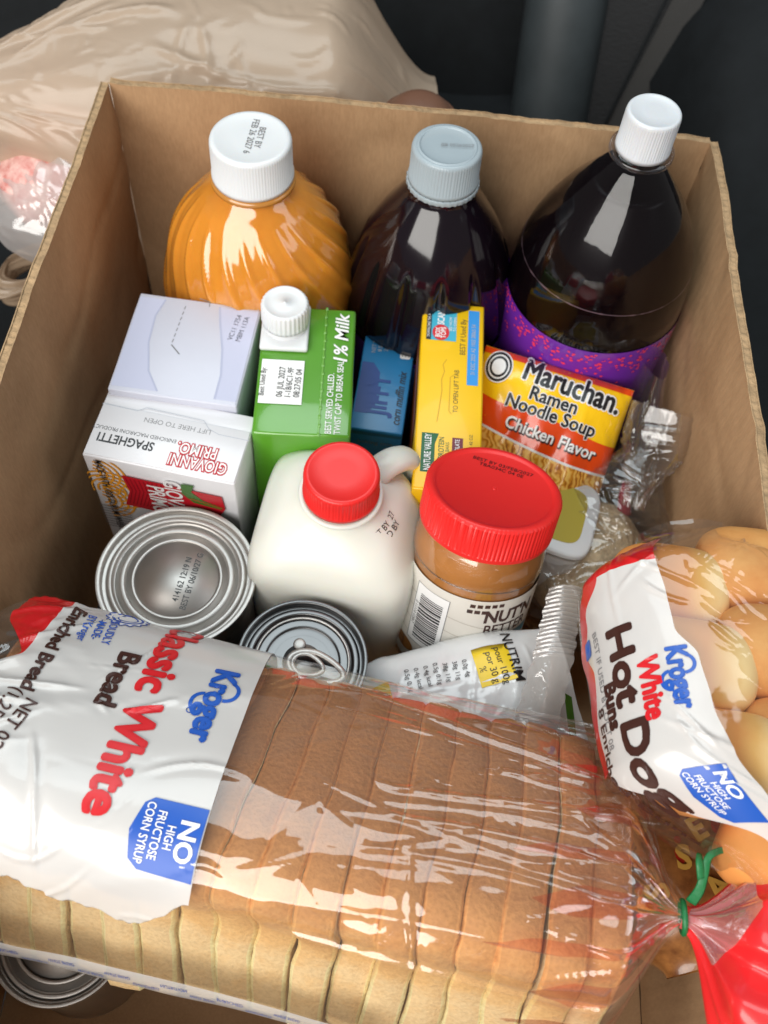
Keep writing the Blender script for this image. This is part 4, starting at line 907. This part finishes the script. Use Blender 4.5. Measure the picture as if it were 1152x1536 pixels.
for k in range(7): text(rb_.choice(('0.5g 0.1g', '0,0g 4g', '38g 11g', '0.4g kcal')), BLACK, po, pb.map(.07, .8-k*.5, -3.9), .34, cut=.4, world=True, name='small_print')
sealm = film('seal_film', (.9, .9, .9), 1.6, .05, .12, .3, 160., haze=.6, hcol=(.72, .70, .68))
SA, SB, SCc = Vector((28.3, -27.2, 17.0)), Vector((27.6, -31.0, 17.4)), Vector((26.6, -35.5, 16.2))
def seal(u, v):
    p = SA.lerp(SB, u*2) if u < .5 else SB.lerp(SCc, u*2-1)
    rib = .05*math.sin(u*7.5/.26*2*math.pi)*(1-sst(.5, .56, u)); ed = .05*math.sin(u*60)*(abs(v-.5) > .45)
    wv = .9+.25*u
    return p+Vector((1, .1, 0))*(wv*(v-.5)*2+ed)+Vector((0, 0, rib+.45*math.sin(v*3.1)+.15*nz(u*4, v*2, 3)))
grid('crimped_seal', seal, 260, 24, sealm, po, world=True)
grid('green_edge', lambda u, v: Vector((28.3+.5*v+.5*u, -32.6-3.4*u, 16.2-.5*v-.6*u)), 20, 4, gri, po, world=True)

# ------------------------------------------------------------------ clear bag of oats and crumpled film, right
cr = root('oat_bag', 'crumpled clear plastic bag of pale oats beside the ramen packet', 'oat bag', (32.5, -21, 3))
crf = film('crumpled_clear_film', (.97, .965, .96), 1.25, .01, .07, .12, 60., haze=.05, hcol=(.8, .78, .76))
oat = mat('oats', S(196, 174, 140), .8, var=.35, vs=220, bump=1., bs=260)
def oats(u, v):
    a = 2*math.pi*v; ph = math.pi*u; d = Vector((math.sin(ph)*math.cos(a), math.sin(ph)*math.sin(a), math.cos(ph)))
    r = 1+.12*noise.noise(d*2.2); return Vector((31.6, -21.0, 8.4))+Vector((d.x*3.4*r, d.y*4.4*r, d.z*3.3*r))
grid('oat_fill', oats, 50, 70, oat, cr, cv=True, world=True)['kind'] = 'stuff'
def crum(seed, c, s, amp, hi=1.):
    def f(u, v):
        a = 2*math.pi*v; ph = math.pi*(.02+.96*u); d = Vector((math.sin(ph)*math.cos(a), math.sin(ph)*math.sin(a), math.cos(ph)))
        w = 1+amp*(.5*rdg(d.x*1.6+seed, d.y*1.6, d.z*1.6)+hi*(.35*rdg(d.x*4, d.y*4+seed, d.z*2)+.18*rdg(d.x*9, d.y*9+seed, d.z*4)))
        return Vector(c)+Vector((d.x*s[0], d.y*s[1], d.z*s[2]))*w
    return f
def crs_(n, U, T, h, w): return [(rb_.uniform(-U, U), rb_.uniform(-T, T), rb_.uniform(-U, U), rb_.uniform(-T, T), rb_.uniform(.4, 1)*h, rb_.uniform(.5, 1)*w, rb_.uniform(-.5, .5)) for k in range(n)]
ob = Bag((31.7, -21.0, 8.9), (.45, .85, .25), (-.1, -.2, 1), 3.7, 3.5, 2.2, lambda u: (1-.62*sst(2.0, 6.5, u)-.5*sst(3, 5.2, -u), 1-.62*sst(2.0, 6.5, u)-.5*sst(3, 5.2, -u), .3*sst(2, 6, u), 2.4*sst(1, 6.5, u)), lambda u, t: .25*nz(t*.35, u*.3, 81)+.15*nz(t*.9, u*.6, 82)+.25, (-5.3, 6.8), crs_(40, 6, 9, .35, .2))
grid('bag_film', lambda u, v: ob.pt(-5.2+11.8*u, (v-.5)*2*ob.tmax), 120, 190, crf, cr, cv=True, world=True)
ob2 = Bag((34.2, -16.4, 13.6), (.15, .6, .55), (-.5, -.4, 1), 2.1, 1.5, 2.0, lambda u: (.35+.65*sst(-2.5, 1.5, u), .35+.65*sst(-2.5, 1.5, u), 0, 0), lambda u, t: .25*nz(t*.6, u*.3, 83), (-3, 3.4), crs_(24, 3, 5, .3, .2))
grid('bag_neck', lambda u, v: ob2.pt(-2.9+6.2*u, (v-.5)*2*ob2.tmax), 80, 120, crf, cr, cv=True, world=True)
c2 = root('clear_bag', 'empty crinkled clear plastic bag standing between soda bottle and right wall', 'plastic bag', (34.6, -13, 2))
ob3 = Bag((34.4, -12.0, 10.0), (.0, .35, 1), (-1, 0, .1), 3.6, 1.1, 2.0, lambda u: (1-.3*sst(2, 6, abs(u)), 1-.3*sst(2, 6, abs(u)), 0, 0), lambda u, t: .25*nz(t*.5, u*.12, 84), (-6.2, 6.2), [(rb_.uniform(-6, 0), t, rb_.uniform(0, 6), t+rb_.uniform(-1, 1), rb_.uniform(.12, .4), rb_.uniform(.1, .22), rb_.uniform(-.4, .4)) for t in [rb_.uniform(-7, 7) for q in range(26)]])
grid('bag_film', lambda u, v: ob3.pt(-6.1+12.2*u, (v-.5)*2*ob3.tmax), 100, 150, crf, c2, cv=True, world=True)
tube('red_tie', [(33.5, -16.6, 11.6), (33.4, -17.4, 11.2), (33.6, -18.2, 10.2)], lambda t: .25+.25*t, mat('dark_red_tie', S(150, 20, 40), .4), c2, 8, world=True, flat=.5)

# ------------------------------------------------------------------ alphabet pasta bag under the buns
al = root('alphabet_pasta_bag', 'brown bag of letter pasta in sauce between bread and bun bags', 'pasta bag', (35, -41.5, 10))
sauce = mat('pasta_sauce_print', S(120, 62, 30), .35, coat=.5, var=.5, vs=55, col2=S(190, 130, 70))
alb = Bag((34.4, -39.4, 12.9), (.3, -1, 0), (-.15, 0, 1), 3.8, 2.6, 2.4, lambda u: (1-.4*sst(3, 5, abs(u)), 1-.4*sst(3, 5, abs(u)), 0, 0), lambda u, t: .15*nz(t*.5, u*.5, 41), (-5.2, 5.2), (), lambda e: e.x < 0)
grid('bag_film', lambda u, v: alb.pt(-5+10*u, (v-.5)*2*alb.tmax), 60, 70, sauce, al, cv=True, world=True)
pasta = mat('pasta_letter', S(222, 178, 84), .4, coat=.4); bits = mat('tomato_bits', S(176, 40, 28), .35, coat=.4)
for (s_, u, t, ro) in (('S', -1.6, -1.7, 20), ('S', .4, -.2, -10), ('C', -3.0, -2.4, 60), ('A', 2.0, .9, 30), ('S', 1.5, -1.8, 80), ('E', -.7, .9, 15), ('S', -3.2, -3.4, 10)):
    for of, bo in ((.06, .04), (.14, .02)): text(s_, pasta, al, lambda x, y: alb.pt(u-y, t+x, of), 1.5, bold=bo, rot=ro, cut=.35, world=True, name='pasta_letter')
for k in range(26): poly('tomato_bit', turn(ell(0, 0, rb_.uniform(.15, .4), .18, 8), rb_.uniform(0, 180), 0, 0), bits, al, (lambda u, t: (lambda x, y: alb.pt(u+x, t+y, .05)))(rb_.uniform(-4, 4), rb_.uniform(-3.5, 2)), world=True)

# ------------------------------------------------------------------ tan grocery bags behind the box
def tan_mat(name, col, see, bump=.12):
    mt, t, o = nt(name); b = N(t, 'BsdfPrincipled'); b.inputs['Base Color'].default_value = c4(col); b.inputs['Roughness'].default_value = .36; b.inputs['Coat Weight'].default_value = .7; b.inputs['Coat Roughness'].default_value = .14
    tl_ = N(t, 'BsdfTranslucent'); tl_.inputs[0].default_value = c4(col)
    tc = N(t, 'TexCoord'); n = N(t, 'TexNoise', i_Scale=40., i_Detail=4., i_Distortion=1.2); t.links.new(tc.outputs['Object'], n.inputs['Vector'])
    bp = N(t, 'Bump'); bp.inputs['Strength'].default_value = bump; bp.inputs['Distance'].default_value = .004; t.links.new(n.outputs[0], bp.inputs['Height']); t.links.new(bp.outputs[0], b.inputs['Normal'])
    m1 = N(t, 'MixShader'); m1.inputs[0].default_value = .42; t.links.new(b.outputs[0], m1.inputs[1]); t.links.new(tl_.outputs[0], m1.inputs[2])
    tr = N(t, 'BsdfTransparent'); m2 = N(t, 'MixShader'); m2.inputs[0].default_value = see; t.links.new(m1.outputs[0], m2.inputs[1]); t.links.new(tr.outputs[0], m2.inputs[2]); t.links.new(m2.outputs[0], o.inputs[0]); return mt
tan = tan_mat('tan_bag_plastic', (.76, .60, .46), .14)
gb = root('grocery_bag', 'tan plastic grocery bag slumped behind the box with twisted handles', 'grocery bag', (3, 12, 0))
def gprof(u):
    l = sst(0, 17, -u); r = sst(9, 17.5, u)
    return (1-.80*l)*(1-.55*r), (1-.80*l)*(1-.45*r), 7.0*l, 8.2*l-3.0*r
def gbase(u, t): return .7*nz(t*.10, u*.08, 61)+.35*nz(t*.28, u*.12, 62)
crs = []
for k in range(20):
    t = rb_.uniform(-18, 14); ua = rb_.uniform(-22, -2); ub = ua+rb_.uniform(6, 18)
    crs.append((ua, t, min(19, ub), t+rb_.uniform(-3, 3.3), rb_.uniform(.3, .8), rb_.uniform(.3, .8), rb_.uniform(-2.5, 2.5)))
for k in range(130):
    u, t = rb_.uniform(-16, 16), rb_.uniform(-14, 10); a = rb_.uniform(0, 6.28); L = rb_.uniform(1.2, 5)
    crs.append((u, t, u+L*math.cos(a), t+L*math.sin(a), rb_.uniform(.08, .34), rb_.uniform(.12, .35), rb_.uniform(-.8, .8)))
gbg = Bag((2.5, 12.5, 11.6), (1, .10, 0), (0, -.12, 1), 11.0, 11.0, 2.5, gprof, gbase, (-24, 18), crs, lambda e: e.y > 0, .2)
grid('bag_body', lambda u, v: gbg.pt(-24+41.5*u, (v-.5)*2*gbg.tmax), 200, 260, tan, gb, cv=True, world=True)
mt_ = mat('ground_meat', S(224, 120, 112), .3, coat=.6, var=.25, vs=130, col2=S(244, 212, 204), crough=.05)
me_ = root('meat_package', 'white wrapped package of pink ground meat beside the box corner', 'meat package', (-6, -3, 4))
def meat(u, v):
    a = 2*math.pi*v; ph = math.pi*u; d = Vector((math.sin(ph)*math.cos(a), math.sin(ph)*math.sin(a), math.cos(ph)))
    w = 1+.08*noise.noise(d*2.4); return Vector((-6.2, 3.4, 14.2))+Vector((d.x*4.0*w, d.y*5.2*w, d.z*3.2*w))
grid('meat', meat, 40, 60, mt_, me_, cv=True, world=True)
wf = film('white_wrap_film', (.96, .965, .97), 1.4, .03, .09, .12, 50., haze=.45, hcol=(.95, .95, .94), cap=.18)
mbag = Bag((-7.4, 3.0, 13.4), (.62, -.78, 0), (-.35, -.2, 1), 4.6, 3.4, 2.4, lambda u: (1-.7*sst(3, 8.5, abs(u)), 1-.7*sst(3, 8.5, abs(u)), 0, 0), lambda u, t: .3*nz(t*.3, u*.25, 71)+.2*rdg(t*.4, u*.15, 72),
           (-8.6, 8.6), [(rb_.uniform(-8, 8), rb_.uniform(-6, 6), rb_.uniform(-8, 8), rb_.uniform(-6, 6), rb_.uniform(.15, .45), .22, rb_.uniform(-.5, .5)) for k in range(60)], None, .2)
grid('wrap_film', lambda u, v: mbag.pt(-8.5+17*u, (v-.5)*2*mbag.tmax), 110, 140, wf, me_, cv=True, world=True)
hb2 = root('plastic_bag', 'tan plastic bag handle loop poking out left of the box', 'plastic bag', (-7, -1, 0))
tan2 = tan_mat('tan_bag_plastic_thin', (.50, .38, .27), .12)
LP = cat([(-4.5, .9, 8), (-7, .3, 9), (-9.1, -1.1, 9), (-9.8, -2.9, 8.5), (-8.7, -3.3, 8.4), (-6.9, -2.3, 8.2), (-4.5, -1.4, 7)], 8)
def loop(u, v):
    p = Vector(LP[min(len(LP)-1, int(u*(len(LP)-1)))]); a = 2*math.pi*v
    r = .8*(1+.25*math.sin(a*4+u*5)+.15*math.sin(a*9+u*11)); return p+Vector((math.cos(a)*r*.5, math.cos(a)*r*.9, math.sin(a)*r))
grid('handle', loop, 48, 60, tan2, hb2, cv=True, world=True)
grid('bag_body', crum(51, (-4.6, -.8, 3.3), (3.4, 2.5, 4.0), .22), 50, 70, tan2, hb2, cv=True, world=True)
pt_ = root('brown_package', 'rounded brown package end showing at the right of the tan grocery bag', 'package', (18.6, 5.5, 5))
lathe('package_body', cat([(2.2, 0), (2.6, .4), (2.6, 13), (2.3, 14.6), (1.3, 15.6), (.01, 15.8)], 4), mat('brown_plastic', S(120, 84, 66), .4, var=.1, vs=20), pt_)
